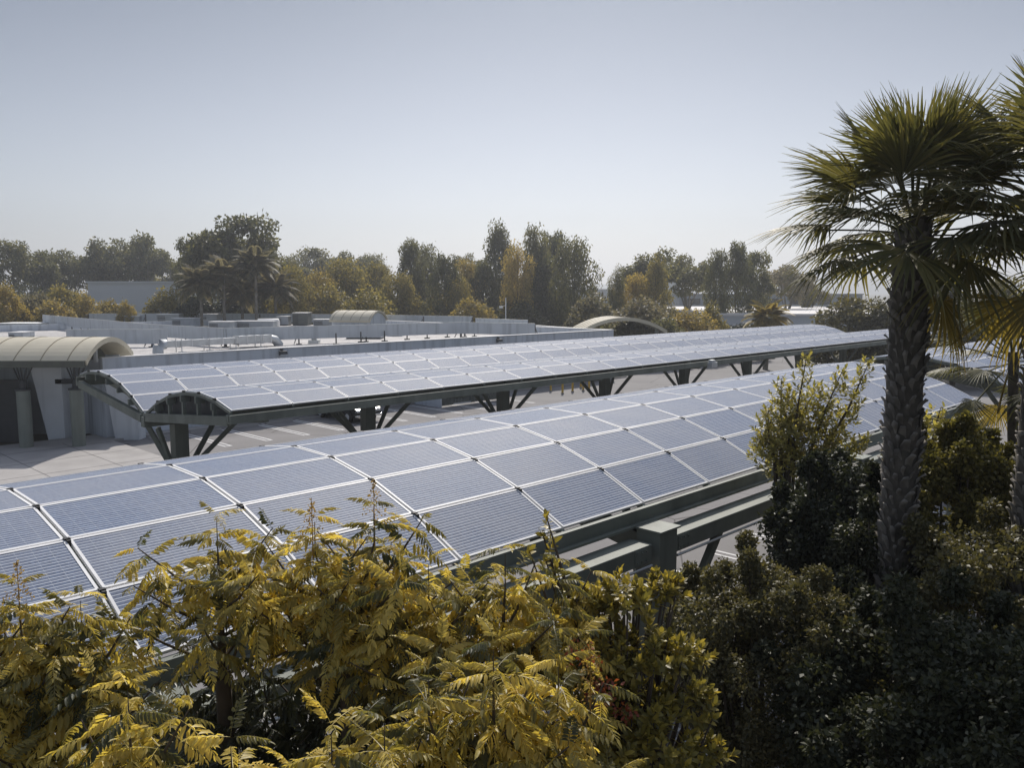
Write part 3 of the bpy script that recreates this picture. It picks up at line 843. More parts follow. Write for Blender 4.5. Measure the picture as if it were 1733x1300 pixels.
for k, (cx, cy) in enumerate(((.07, 0), (-2.45, -.3), (-8.4, -.3), (-13, -.3))):
    b = MB(); b.tube([(cx, cy, 0), (cx, cy, 3.0)], .32, 24); c = b.build('column', M['column'], root)
    b = MB(); b.tube([(cx, cy, 3.0), (cx, cy, 3.08)], .36, 24); b.tube([(cx, cy, 3.08), (cx, cy, 3.5)], .16, 12); b.build('cap', M['darksteel'], c)
    for dx_ in (-.62, -.32, 0, .32, .62):
        b = MB(); b.tube([(cx + dx_ * .25, cy, 3.45), (cx + dx_, cy - .1 + abs(dx_) * .4, 4.5)], .035, 6); b.build('branch_rod', M['darksteel'], c)
def pylon(xl0, xl1, xr, y, z1, th):
    b = MB(); b.prism([(xl0, 0), (xr, 0), (xr, z1), (xl1, z1)], y, y + th, 'y'); b.build('slanted_wall', M['pylon'], root, bevel=.01)
pylon(-2.75, -3.5, -1.85, 2.2, 4.0, 1.2)
pylon(.85, .45, 2.15, 2.2, 3.15, .8)
b = MB(); b.box(-20, -4.9, 4.2, 4.5, 0, 4.6); b.box(-4.9, .35, 4.2, 4.5, 3.0, 4.45); b.box(-.45, .35, 4.2, 4.5, 0, 3.0); b.box(-4.9, -2.75, 4.2, 4.5, 0, 3.0); b.box(-1.95, -1.55, 4.2, 4.5, 0, 3.0); b.build('back_wall', M['wall'], root)
b = MB(); b.box(-1.55, -.88, 4.22, 4.3, 0, 3.0); dd = b.build('door', M['darkglass'], root)
b = MB(); b.box(-1.3, -1.26, 4.12, 4.2, .6, 1.9); b.build('handle', M['chrome'], dd)
b = MB(); b.box(-2.2, 2.3, 2.2, 2.45, 3.05, 3.3); b.build('lintel', M['darksteel'], root)
b = MB(); b.box(-8, -3.6, 1.6, 2.0, 0, 3.3); b.build('dark_glazing', M['darksteel'], root)
p = Vector((-22.55, 48.3, 0))

# corrugated enclosure by the bollards
A = atz(748, 690, 0); Bq = atz(862, 677, 0)
root = empty('bin_enclosure', 'dark corrugated metal enclosure with pale end wall seen under the long canopy', 'enclosure', A, RZ)
ln = (Bq - A).length
b = MB(); n_ = int(ln / .3); prof = []
for i in range(n_ * 2 + 1): prof.append((i * .15, .06 if i % 2 else 0))
vs = [(x, y, .1) for x, y in prof] + [(x, y, 3.0) for x, y in prof]; n2 = len(prof)
b.add(vs, [(i, i + 1, n2 + i + 1, n2 + i) for i in range(n2 - 1)]); b.build('corrugated_wall', M['fence'], root)
b = MB(); b.box(-.14, -.01, 0, 2.9, 0, 2.95); b.build('end_wall', M['wall'], root)
b = MB(); b.box(0, ln, .1, .2, 3.0, 3.08); b.build('rail', M['darksteel'], root)
b = MB(); b.box(1.0, 2.6, -.12, -.04, .12, .2); b.build('kickboard', M['white'], root)

# lamp post behind the roof
p = at(856, 540, 96); p.z = 0
root = empty('lamp_post', 'slim pale lamp post standing against the dark trees behind the roof', 'lamp post', p)
b = MB(); b.tube([(0, 0, 0), (0, 0, 7.2)], [.07, .05], 8); b.build('pole', M['white'], root)
b = MB(); b.tube([(0, 0, 6.3), (-.5, 0, 6.2)], .03, 6); b.box(-.75, -.35, -.15, .15, 6.0, 6.25); b.build('lamp_head', M['white'], root)

# ------------------------------------------------------------------ far buildings
def block(label, x0, x1, ytop, Y, depth, mw='farwall', mr='farroof', rz=0, wins=0, lip=True):
    a = at(x0, ytop, Y); c = at(x1, ytop, Y); h = a.z; w = c.x - a.x
    root = empty('far_building', label, 'building', (a.x, Y, 0), rz)
    b = MB(); b.box(0, w, 0, depth, 0, h - .3); b.build('wall', M[mw], root)
    b = MB(); b.box(-.3, w + .3, -.3, depth + .3, h - .3, h); b.build('roof', M[mr], root)
    for k in range(wins):
        x = w * (k + .3) / wins
        b = MB(); b.box(x, x + w / wins * .5, -.1, .05, h - 3.0, h - 1.4); b.build('window', M['darkglass'], root)
    return root
r_ = block('white warehouse with a pale flat roof at right behind the canopy end', 1212, 1620, 531, 118, 55)
b = MB()
for x in (9, 17, 25): b.box(x, x + .08, -.02, .02, 0, 4.0)
b.build('joint', M['galv'], r_)
block('low white roofed building left of the warehouse, partly behind the golden bush', 1085, 1216, 527, 150, 40)
block('grey office block with dark windows behind the pale trunked eucalyptus', 1150, 1460, 497, 235, 30, 'farblock', 'farblock', 0, 7)
block('pale blue grey warehouse seen through the trees at far left', 148, 306, 476, 165, 40, 'farwall', 'farwall')
block('pale low warehouse behind the yellow bushes at the left edge', -60, 38, 520, 120, 30, 'farblock', 'farwall')
block('distant pale roofed block between the dark tree group and golden trees', 985, 1075, 489, 420, 40, 'farblock', 'farroof')
wt = block('small white gabled building seen between two eucalyptus crowns', 1124, 1152, 474, 300, 14, 'white', 'farblock')

# hills on the horizon
rnd = random.Random(5)
n_ = 90
vs = []; fs = []
for i in range(n_):
    x = -1600 + 3600 * i / (n_ - 1); px_ = 866 + 1400 * x / 2300
    h = 8 + 6 * math.sin(i * .35) + rnd.uniform(0, 4)
    h += 46 * math.exp(-((px_ - 1400) / 170) ** 2) + 16 * math.exp(-((px_ - 1030) / 60) ** 2) + 22 * math.exp(-((px_ - 1600) / 150) ** 2)
    vs += [(x, 2100, -1), (x, 2300, h * .9 + 4), (x, 2380, h + 4), (x, 2560, -1)]
for i in range(n_ - 1):
    for k in range(3):
        a = i * 4 + k; fs.append((a, a + 4, a + 5, a + 1))
hm = bpy.data.meshes.new('hills'); hm.from_pydata(vs, [], fs); hm.materials.append(M['hill'])
tag(link('hills', hm), kind='structure')

# ------------------------------------------------------------------ vegetation
R0 = np.random.RandomState
def unit(n, rs):
    v = rs.normal(size=(n, 3)); return v / np.linalg.norm(v, axis=1, keepdims=True)

def lobes_leaves(lobes, per, size, rs, droop=.4, shell=.55, tv=QUAD_V, tf=QUAD_F, aspect=1.0, flat=0.0):
    """leaf cards in the outer part of each lobe; lobes: (cx,cy,cz,rx,ry,rz)"""
    parts = []
    for lb in lobes:
        n = int(per * rs.uniform(.7, 1.3))
        u = unit(n, rs); r = shell + (1 - shell) * rs.rand(n, 1) ** .6
        r *= rs.uniform(.75, 1.12, (n, 1))
        c = np.array(lb[:3]) + u * r * np.array(lb[3:])
        dr = u * .7 + unit(n, rs) * .9 + np.array([0, 0, -droop])
        up = unit(n, rs) + u * .5 + np.array([0, 0, flat + .4])
        parts.append(scatter(tv, tf, c, frames(dr, up), size * rs.uniform(.6, 1.35, (n, 1))))
    return join(parts)

def limb_mesh(name, segs, m):
    b = MB()
    for pts, rad in segs: b.tube(pts, rad, 7, cap=False)
    return b.mesh(name, m)

def proto(kind, seed):
    """far tree of unit height and unit crown width -> (crown mesh, trunk mesh)"""
    rs = R0(seed); lobes = []; segs = []
    if kind == 'euc':                                   # open eucalyptus, rounded clumps at the ends of forked limbs
        fork = rs.uniform(.22, .34)
        segs.append(([(0, 0, 0), (rs.normal() * .01, 0, fork)], [.026, .02]))
        for i in range(6):
            a = i * 2.4 + rs.rand(); e = rs.uniform(.12, .33); top = rs.uniform(.60, .90)
            mid = (math.cos(a) * e * .45, math.sin(a) * e * .45, fork + (top - fork) * .55); end = (math.cos(a) * e, math.sin(a) * e, top)
            segs.append(([(0, 0, fork - .02), mid, end], [.016, .010, .004]))
            for k in range(4):
                t = rs.uniform(.45, 1.05); p = np.array(mid) * (1 - t) + np.array(end) * t + rs.normal(size=3) * [.07, .07, .05]
                r = rs.uniform(.075, .135); lobes.append((*p, r * 1.15, r * 1.15, r * .75))
        lobes.append((rs.normal() * .05, 0, .88, .13, .13, .10))
        V, F = lobes_leaves(lobes, 300, .034, rs, .6, .3)
        crown, mc, mt = (V, F), 'lf_euc', 'palebark'
    elif kind == 'dense':                               # tall dense dark tree with an uneven crown down to low down
        segs.append(([(0, 0, 0), (0, 0, .9)], [.022, .004]))
        n = 30
        for i in range(n):
            z = .16 + .78 * (i / n) ** .9; w = .40 * math.sin(math.pi * min(1, (z - .02) / .98) ** .8) ** .6 * (1 if z < .7 else ((1.03 - z) / .33) ** .45)
            a = i * 2.4 + rs.rand() * .8; rr = w * rs.uniform(.45, .9)
            r = rs.uniform(.08, .15)
            lobes.append((math.cos(a) * rr, math.sin(a) * rr, z + rs.normal() * .02, r * 1.25, r * 1.25, r * .9))
            segs.append(([(0, 0, z - .12), (math.cos(a) * rr, math.sin(a) * rr, z)], [.007, .003]))
        lobes.append((rs.normal() * .08, rs.normal() * .08, .92, .12, .12, .07))
        V, F = lobes_leaves(lobes, 300, .030, rs, .7, .3)
        crown, mc, mt = (V, F), 'lf_euc', 'bark'
    elif kind == 'column':                              # feathery column, leaves hang
        segs.append(([(0, 0, 0), (0, 0, .92)], [.022, .004]))
        for i in range(26):
            z = .2 + .76 * i / 26; w = .36 * (1 - ((z - .42) / .62) ** 2) ** .5 if abs(z - .42) < .62 else .05
            a = i * 2.4 + rs.rand(); rr = w * rs.uniform(.35, .8); r = rs.uniform(.09, .15)
            lobes.append((math.cos(a) * rr, math.sin(a) * rr, z, r * 1.2, r * 1.2, r * 1.15))
        V, F = lobes_leaves(lobes, 310, .030, rs, 1.4, .25)
        crown, mc, mt = (V, F), 'lf_olive', 'bark'
    else:                                               # round bush
        for i in range(5):
            a = i * 1.3; segs.append(([(0, 0, 0), (math.cos(a) * .2, math.sin(a) * .2, .6)], [.03, .008]))
        for i in range(26):
            a = i * 2.4 + rs.rand(); e = math.asin(min(1, .02 + (i + .5) / 26)); rr = math.cos(e) * .40
            r = rs.uniform(.11, .18)
            lobes.append((math.cos(a) * rr, math.sin(a) * rr, .14 + .70 * math.sin(e) + rs.normal() * .04, r, r, r))
        V, F = lobes_leaves(lobes, 230, .048, rs, .3, .35)
        crown, mc, mt = (V, F), 'lf_olive', 'bark'
    cm = np_mesh('crown', crown[0], crown[1], M[mc])
    return cm, limb_mesh('trunk', segs, M[mt])

PROTO = {k: [proto(k, 11 * i + j) for j in range(n)] for i, (k, n) in enumerate((('euc', 4), ('dense', 4), ('column', 4), ('round', 4)))}
_ck = {}
def recolor(me, m):
    key = (me.name, m)
    if key not in _ck:
        c = me.copy(); c.materials.clear(); c.materials.append(M[m]); _ck[key] = c
    return _ck[key]

cnt = [0]
def far_tree(kind, px, top, wpx, Y, label, leaf=None, name='tree', cat='tree', group='trees behind the office building', base=0.0):
    p = at(px, top, Y); h = (p.z - base) * 1.02; w = wpx / FPX * Y * {'euc': 1.45, 'dense': 1.35, 'column': 1.5, 'round': 1.25}[kind]
    cnt[0] += 1; rr = random.Random(cnt[0] * 7)
    cm, tm = PROTO[kind][cnt[0] % 4]
    root = empty(name, label, cat, (p.x, Y, base), rr.uniform(0, 6.28), group)
    if leaf: cm = recolor(cm, leaf)
    link('crown', cm, root, scale=(w, w, h)); link('trunk', tm, root, scale=(min(w, h) * .9, min(w, h) * .9, h))
    return root

# ---- the tree line: far grey rows, then the nearer dark and golden ones
far_tree('dense', 18, 408, 95, 170, 'dark broad tree cut by the left edge of the frame', 'lf_euc')
far_tree('euc', 66, 424, 85, 175, 'dark rounded tree just right of the left edge tree', 'lf_euc')
far_tree('euc', 118, 419, 70, 185, 'thin topped grey tree left of the gap above the far left warehouse', 'lf_euc')
far_tree('euc', 160, 412, 80, 190, 'grey green tree above the left end of the blue grey warehouse', 'lf_euc')
far_tree('euc', 205, 402, 90, 190, 'tallest tree of the open grey group above the blue grey warehouse, left half', 'lf_euc')
far_tree('euc', 245, 398, 85, 188, 'tallest tree of the open grey group above the blue grey warehouse, right half', 'lf_euc')
far_tree('euc', 283, 420, 60, 190, 'smaller grey tree at the right end of the group above the warehouse', 'lf_euc')
far_tree('round', 178, 464, 70, 215, 'round dull green shrub before the left end of the blue grey warehouse roof', 'lf_olive', 'shrub', 'shrub')
far_tree('round', 270, 468, 80, 215, 'low round green shrub at the right end of the blue grey warehouse', 'lf_olive', 'shrub', 'shrub')
far_tree('euc', 385, 362, 150, 128, 'tallest dark eucalyptus at left rising above all its neighbours', 'lf_euc')
far_tree('dense', 330, 402, 80, 130, 'dark tree forming the left shoulder of the tallest eucalyptus', 'lf_euc')
far_tree('dense', 440, 395, 85, 132, 'dark tree forming the right shoulder of the tallest eucalyptus', 'lf_euc')
far_tree('euc', 497, 428, 60, 190, 'small hazy tree right of the tallest eucalyptus', 'lf_euc')
far_tree('euc', 545, 419, 75, 200, 'hazy grey tree in the far row, left of the pair', 'lf_euc')
far_tree('euc', 590, 421, 75, 200, 'hazy grey tree in the far row, right of the pair', 'lf_euc')
far_tree('dense', 635, 430, 60, 205, 'hazy pointed tree at the right end of the far grey row', 'lf_euc')
far_tree('euc', 792, 427, 55, 210, 'hazy flat topped tree far behind the golden row', 'lf_euc')
mid = [(490, 452, 70, 'lf_olive', 'column', 'gold tipped tree beside the palms'), (535, 462, 75, 'lf_gold', 'column', 'golden feathery tree, second right of the palms'),
       (585, 440, 90, 'lf_olive', 'column', 'broad dark olive tree in the middle row'), (632, 446, 75, 'lf_olive', 'column', 'olive tree with golden top left of the tall dark pair'),
       (672, 466, 70, 'lf_olive', 'column', 'shorter olive tree below the tall dark pair'), (695, 404, 62, 'lf_euc', 'dense', 'left and taller tree of the dark pair at centre'),
       (722, 418, 62, 'lf_euc', 'column', 'right tree of the dark pair at centre'), (752, 430, 62, 'lf_euc', 'dense', 'rounded dark tree right of the centre pair'),
       (785, 442, 70, 'lf_gold', 'column', 'golden topped tree left of the dark spire'), (725, 484, 75, 'lf_gold', 'column', 'short golden tree in front of the centre pair'),
       (775, 470, 62, 'lf_olive', 'column', 'narrow grey olive tree in front of the golden topped one'), (818, 440, 60, 'lf_euc', 'dense', 'dark tree hugging the left of the spire'),
       (845, 384, 72, 'lf_euc', 'dense', 'dark spire shaped tree, highest in the centre'), (876, 420, 62, 'lf_gold', 'column', 'golden brown tree between the spire and the dark group'),
       (906, 388, 62, 'lf_euc', 'column', 'left peak of the big dark drooping group'), (938, 392, 66, 'lf_euc', 'dense', 'middle peak of the big dark drooping group'),
       (972, 407, 78, 'lf_euc', 'column', 'right peak of the big dark drooping group'), (918, 440, 90, 'lf_euc', 'dense', 'wide dark lower crown of the drooping group'),
       (860, 470, 80, 'lf_olive', 'column', 'mixed olive tree at the foot of the spire'), (620, 490, 90, 'lf_olive', 'round', 'low dark green mass behind the small arched roof'),
       (555, 490, 80, 'lf_olive', 'round', 'low olive bush behind the dark mechanical unit'), (690, 500, 80, 'lf_olive', 'round', 'low olive bush right of the small arched roof'),
       (800, 505, 80, 'lf_gold', 'round', 'low golden brown bush left of the lamp post'), (880, 505, 80, 'lf_euc', 'round', 'low dark bush right of the lamp post'),
       (960, 500, 80, 'lf_euc', 'round', 'low dark bush under the drooping group')]
for i, (px, top, w, lf, kd, lab) in enumerate(mid):
    far_tree(kd, px, top, w, 118 + (i * 7) % 22 + (0 if kd != 'round' else -6), lab, lf)
right = [('column', 1044, 458, 34, 'lf_euc', 112, 'thin dark columnar tree left of the golden crown'), ('euc', 1090, 428, 95, 'lf_euc', 135, 'open topped eucalyptus above the golden crown'),
         ('column', 1072, 466, 70, 'lf_gold', 115, 'bright golden leafed tree right of the thin column'), ('dense', 1110, 442, 62, 'lf_olive', 116, 'dark olive drooping tree right of the golden crown'),
         ('euc', 1166, 426, 92, 'lf_euc', 142, 'airy eucalyptus with bare pale trunks'), ('dense', 1214, 423, 46, 'lf_euc', 122, 'dense narrow dark tree beside the airy eucalyptus'),
         ('dense', 1248, 410, 56, 'lf_euc', 124, 'tallest tree at right, with pale trunk before the warehouse'), ('euc', 1270, 425, 70, 'lf_euc', 128, 'rounded tree leaning right of the tallest at right'),
         ('euc', 1335, 444, 85, 'lf_grey', 150, 'pale loose tree left of the fan palm crown'), ('euc', 1372, 478, 60, 'lf_grey', 165, 'small pale tree just behind the palm fronds'),
         ('round', 1005, 497, 90, 'lf_grey', 98, 'grey green shrub left of the wide arched roof'), ('round', 1085, 512, 120, 'lf_grey', 94, 'brownish twiggy shrub behind the wide arched roof'),
         ('round', 1060, 540, 95, 'lf_euc', 89, 'dark shrub beneath the wide arched roof'), ('round', 1125, 537, 70, 'lf_euc', 87, 'dark shrub at the right foot of the arched roof'),
         ('round', 1165, 524, 100, 'lf_gold', 92, 'broad golden bush behind the canopy, left of the warehouse'), ('round', 1205, 520, 55, 'lf_olive', 95, 'small olive bush at the right end of the golden bush'),
         ('round', 1255, 546, 75, 'lf_deep', 96, 'low dark hedge at the foot of the warehouse wall'), ('round', 1445, 500, 130, 'lf_dark', 80, 'grey dark shrub behind the canopy end, left of the fan palm trunk'),
         ('dense', 1590, 452, 120, 'lf_dark', 75, 'dark broad tree seen between the two fan palms'), ('round', 1500, 520, 110, 'lf_dark', 78, 'dark shrub directly behind the fan palm trunk'),
         ('round', 1620, 520, 130, 'lf_dark', 70, 'dark shrub above the right hand solar canopy'), ('dense', 1700, 470, 120, 'lf_dark', 72, 'dark tree at the right edge behind the second palm'),
         ('round', 1480, 575, 160, 'lf_dark', 90, 'dark hedge in shade under the far end of the long canopy')]
for kd, px, top, w, lf, Y, lab in right:
    far_tree(kd, px, top, w, Y, lab, lf, *(('shrub', 'shrub', 'shrubs around the lot') if kd == 'round' else ('tree', 'tree', 'trees behind the office building')))
left = [(10, 488, 60, 'lf_gold', 'golden bush at the far left edge'), (55, 494, 75, 'lf_grey', 'grey green bush, second from the left'), (105, 482, 70, 'lf_olive', 'olive bush below the far left warehouse end'),
        (90, 506, 70, 'lf_gold', 'low orange brown bush, third from the left'), (140, 503, 58, 'lf_gold', 'orange brown bush in front of the warehouse, left one'), (180, 506, 50, 'lf_gold', 'orange brown bush in front of the warehouse, right one'),
        (213, 509, 36, 'lf_gold', 'small orange brown bush before the warehouse gap'), (280, 488, 75, 'lf_olive', 'olive bush left of the feather palms'), (35, 512, 70, 'lf_olive', 'low olive bush above the low roof block'),
        (335, 500, 80, 'lf_deep', 'dark bush at the foot of the left feather palm'), (400, 495, 100, 'lf_deep', 'dark bush among the feather palm trunks'), (465, 500, 80, 'lf_olive', 'olive bush right of the feather palm trunks')]
for i, (px, top, w, lf, lab) in enumerate(left):
    far_tree('round', px, top, w, 112 + (i * 5) % 14, lab, lf, 'bush', 'bush', 'bushes beyond the roof')
# pot of orange flowers seen through the entrance
far_tree('round', 110, 690, 40, 52, 'orange flowering shrub glimpsed through the entrance opening', 'lf_orange', 'shrub', 'shrub', 'shrubs around the lot')
far_tree('round', 172, 655, 60, 55, 'green shrub glimpsed beside the entrance door', 'lf_olive', 'shrub', 'shrub', 'shrubs around the lot')
# a thicket closing the gaps low down behind the building
rs = R0(77); lb = []
for i in range(90):
    px = rs.uniform(300, 1010) if i > 20 else rs.uniform(-40, 120); Y = rs.uniform(138, 150); q = at(px, 500, Y); h = rs.uniform(4.5, 8.0)
    lb.append((q.x, Y, h * .55, 3.2, 2.5, h * .5))
V, F = lobes_leaves(lb, 420, .55, rs, .4, .3)
tag(link('thicket', np_mesh('thicket', V, F, M['lf_euc'])), 'dark low thicket filling the gaps below the tree line', 'thicket', kind='stuff')

# ---- feather palms
def feather(n=34, droop=.75):
    parts = []; ts = np.linspace(.14, 1, n)
    for sgn in (1, -1):
        pos = np.stack([ts * (1 - .12 * ts), np.zeros(n), .32 * ts - droop * ts ** 2], 1)
        dr = np.stack([np.full(n, .75), np.full(n, sgn * 1.0), np.full(n, -.55)], 1)
        sc = (.34 * np.sin(np.pi * (ts * .82 + .12)) + .05).reshape(-1, 1)
        parts.append(scatter(QUAD_V * [1, .28, 1], QUAD_F, pos, frames(dr, np.tile([0, 0, 1.0], (n, 1))), sc))
    tt = np.linspace(0, 1, 8); c = np.stack([tt * (1 - .12 * tt), 0 * tt, .32 * tt - droop * tt ** 2], 1)
    V = np.concatenate([c + [0, .012, 0], c - [0, .012, 0]]); F = np.array([[i, i + 1, i + 9, i + 8] for i in range(7)])
    parts.append((V, F))
    return join(parts)

def feather_palm(px, top, Y, hpx, R, label, seed, leaf='lf_olive'):
    rs = R0(seed); p = at(px, top, Y); hz = p.z
    root = empty('feather_palm', label, 'palm tree', (p.x, Y, 0), rs.uniform(0, 6), 'feather palms behind the office roof')
    parts = []
    n = 30; tv, tf = feather()
    for i in range(n):
        a = i * 2.4; e = 1.35 - 1.75 * (i / n); dr = np.array([[math.cos(a) * math.cos(e), math.sin(a) * math.cos(e), math.sin(e)]])
        parts.append(scatter(tv, tf, np.array([[0, 0, hz]]), frames(dr, np.array([[0, 0, 1.0]])), np.array([[R * rs.uniform(.85, 1.1)]])))
    V, F = join(parts)
    link('crown', np_mesh('crown', V, F, M[leaf]), root)
    b = MB(); b.tube([(0, 0, 0), (.1, 0, hz * .5), (0, 0, hz - .3), (0, 0, hz + .2)], [.28, .2, .17, .1], 10)
    link('trunk', b.mesh('trunk', M['palebark']), root)
for i, (px, top, lab) in enumerate(((340, 470, 'leftmost feather palm below the tallest eucalyptus'), (378, 455, 'second feather palm from the left'), (432, 438, 'tallest feather palm, with thin pale trunk'),
                                   (410, 485, 'short feather palm in front of the tallest one'), (465, 478, 'rightmost feather palm of the cluster'))):
    feather_palm(px, top + 14, 106 + i * 2, 60, 3.6, lab, i, 'lf_grey')
feather_palm(1298, 540, 84, 40, 2.6, 'small low feather palm in front of the white warehouse wall', 9, 'lf_gold')

# ---- golden pinnate trees in the foreground
def pinnate(n=12, droop=.35, hang=.75, seed=0):
    rs = R0(seed); parts = []; ts = np.linspace(.17, .98, n)
    lean = rs.uniform(-.06, .06)
    def cv(t): return np.stack([t * (1 - .1 * t), lean * t * t * 2, .10 * t - droop * t ** 2], -1)
    for sgn in (1, -1):
        pos = cv(ts); ph = hang * rs.uniform(.6, 1.3, n)
        dr = np.stack([.40 + .5 * ts ** 3, sgn * np.cos(ph), -np.sin(ph)], 1) + rs.normal(size=(n, 3)) * .07
        up = np.stack([np.zeros(n), sgn * np.sin(ph) * .6, np.cos(ph)], 1) + rs.normal(size=(n, 3)) * .15
        sc = (.265 * (np.sin(np.pi * np.clip(ts * .80 + .16, 0, 1)) ** .6) + .02).reshape(-1, 1) * rs.uniform(.85, 1.1, (n, 1))
        keep = rs.rand(n) > .07
        pos, dr, up, sc = pos[keep], dr[keep], up[keep], sc[keep]
        parts.append(scatter(LEAF_V * [1, rs.uniform(.85, 1.15), rs.uniform(.6, 2.0)], LEAF_F, pos, frames(dr, up), sc))
    parts.append(scatter(LEAF_V, LEAF_F, cv(np.array([1.0])), frames(np.array([[1.0, 0, -.6]]), np.array([[0, 0, 1.0]])), np.array([[.2]])))
    tt = np.linspace(0, 1, 7); c = cv(tt)
    V = np.concatenate([c + [0, .007, 0], c - [0, .007, 0]]); F = np.array([[i, i + 1, i + 8, i + 7] for i in range(6)])
    parts.append((V, F))
    return join(parts)
PIN = [pinnate(9 + i % 4, .22 + .12 * (i % 4), .50 + .15 * (i % 5), i) for i in range(18)]

def shoot_leaves(tip, down, nl, ls, rs, ax):
    """leaves spiralling along the last piece of a shoot; ax is the shoot's direction"""
    parts = []
    up = np.array(ax) / np.linalg.norm(ax)
    a0 = rs.uniform(0, 6.28)
    x = np.cross(up, [0.3, 1, 0.1]); x /= np.linalg.norm(x); y = np.cross(up, x)
    for i in range(nl):
        t = (i + .5) / nl
        p = np.array(tip) - up * down * (round(t * 4.5) / 4.5 * .8 + t * .2)
        a = a0 + i * 2.4 + rs.normal() * .2
        e = .62 - .95 * t ** .5 + rs.normal() * .14
        d = (x * math.cos(a) + y * math.sin(a)) * math.cos(e) + up * math.sin(e)
        tv, tf = PIN[rs.randint(len(PIN))]
        s = ls * (.55 + .45 * min(1, t * 2.2)) * rs.uniform(.85, 1.15)
        parts.append(scatter(tv, tf, p[None], frames(d[None], np.array([[rs.normal() * .15, rs.normal() * .15, 1.0]])), np.array([[s]])))
    return parts

def pinnate_tree(label, tips, seed, fill=9, R=.75, drop=1.7, ls=.42, nl=17, buds=(), leaf='lf_yellow'):
    """tips: (px, py, Y) of its leading shoots"""
    rs = R0(seed)
    T = [np.array(at(*t)) for t in tips]
    c = np.mean(T, axis=0); base = np.array([c[0], c[1], 0.0])
    root = empty('golden_leaf_tree', label, 'tree', base, 0, 'golden pinnate leafed trees in the foreground')
    parts = []; segs = []
    fork = np.array([0, 0, max(1.5, min(t[2] for t in T) - drop - .5)])
    segs.append(([(0, 0, 0), (.04, .02, fork[2] * .5), tuple(fork)], [.09, .075, .06]))
    for ti in T:
        t = ti - base
        mid_ = fork * .45 + t * .55 + [0, 0, -.1]
        segs.append(([tuple(fork), tuple(mid_), tuple(t - [0, 0, .3]), tuple(t - [0, 0, .05])], [.04, .02, .006, .002]))
        parts += shoot_leaves(t, .85, nl + 14, ls, rs, np.array([rs.normal() * .06, rs.normal() * .06, 1.0]))
        for k in range(fill):
            u = (k + .5) / fill; dz = drop * (u ** .85) + .12
            rr = R * (.5 + .6 * u ** .5) * rs.uniform(.7, 1.15); a = k * 2.4 + rs.rand()
            q = t + np.array([math.cos(a) * rr, math.sin(a) * rr, -dz])
            st = t + np.array([0, 0, -dz - .45])
            st[2] = max(st[2], fork[2] * .9)
            segs.append(([tuple(st), tuple((st + q) / 2 + [0, 0, -.03]), tuple(q)], [.016, .010, .004]))
            parts += shoot_leaves(q, .42, nl, ls, rs, np.array([math.cos(a) * .9, math.sin(a) * .9, 1.0]))
    tint = []
    for lf in parts:
        tt = rs.rand(); tt = tt * .5 if rs.rand() < .34 else .45 + .55 * tt
        tint.append(np.clip(tt + rs.normal(size=len(lf[1])) * .06, 0, 1))
    V, F = join(parts)
    me = leaf_mesh('crown', [(V, F)], M[leaf], np.concatenate(tint))
    link('crown', me, root)
    link('trunk', limb_mesh('trunk', segs, M['bark']), root)
    for bt in buds:
        q = np.array(at(*bt)) - base; pp = []
        n = 150; t = rs.rand(n) ** .8; a = rs.uniform(0, 6.28, n); r = .13 * t * rs.rand(n) ** .5
        pos = q + np.stack([np.cos(a) * r, np.sin(a) * r, -.34 * t], 1)
        V, F = scatter(QUAD_V, QUAD_F, pos, frames(unit(n, rs), unit(n, rs)), np.full((n, 1), .022))
        link('flower_panicle', np_mesh('flower_panicle', V, F, M['lf_bud']), root)['kind'] = 'stuff'
        b = MB(); b.tube([tuple(q + [0, 0, -.5]), tuple(q)], [.006, .002], 5); b.build('stalk', M['lf_bud'], root)
    return root

pinnate_tree('golden leafed treetop standing alone against the blue panels, left of centre', [(366, 868, 6.1)], 1, 12, .76, .8, .35, 15)
pinnate_tree('twin peaked golden treetop with straw flower stalks, centre left', [(632, 850, 5.9), (532, 872, 6.0)], 2, 9, .64, .75, .345, 15, [(632, 812, 5.9), (527, 843, 6.0)])
pinnate_tree('golden treetop in front of the canopy eave, left of the yellow green shrub', [(855, 925, 5.7), (725, 945, 5.7), (940, 945, 6.0)], 3, 9, .60, .85, .34, 15)
pinnate_tree('golden treetop with a straw flower stalk at the left edge of the frame', [(30, 985, 5.3), (135, 1005, 5.4), (-70, 1010, 5.2)], 4, 8, .58, .8, .35, 15, [(28, 950, 5.3)])
pinnate_tree('large leafed golden treetop low down in the bottom left', [(215, 1155, 4.3)], 5, 10, .58, 1.1, .35, 15)
pinnate_tree('wide bright golden treetop at the bottom centre', [(835, 1085, 4.4), (725, 1130, 4.3), (945, 1115, 4.5)], 6, 9, .58, 1.1, .35, 16, [(1000, 1090, 4.6)])
pinnate_tree('golden tree whose top only just enters at the bottom edge, left of centre', [(560, 1225, 3.9), (390, 1245, 3.9), (650, 1215, 4.0)], 7, 7, .5, .9, .38, 12)
pinnate_tree('filler tree with leaves coloured dark as shade below the golden treetops, left of centre', [(540, 1065, 6.4), (650, 1035, 6.4), (350, 1090, 6.4), (445, 1110, 6.2)], 8, 7, .6, .9, .38, 11, leaf='lf_shade')

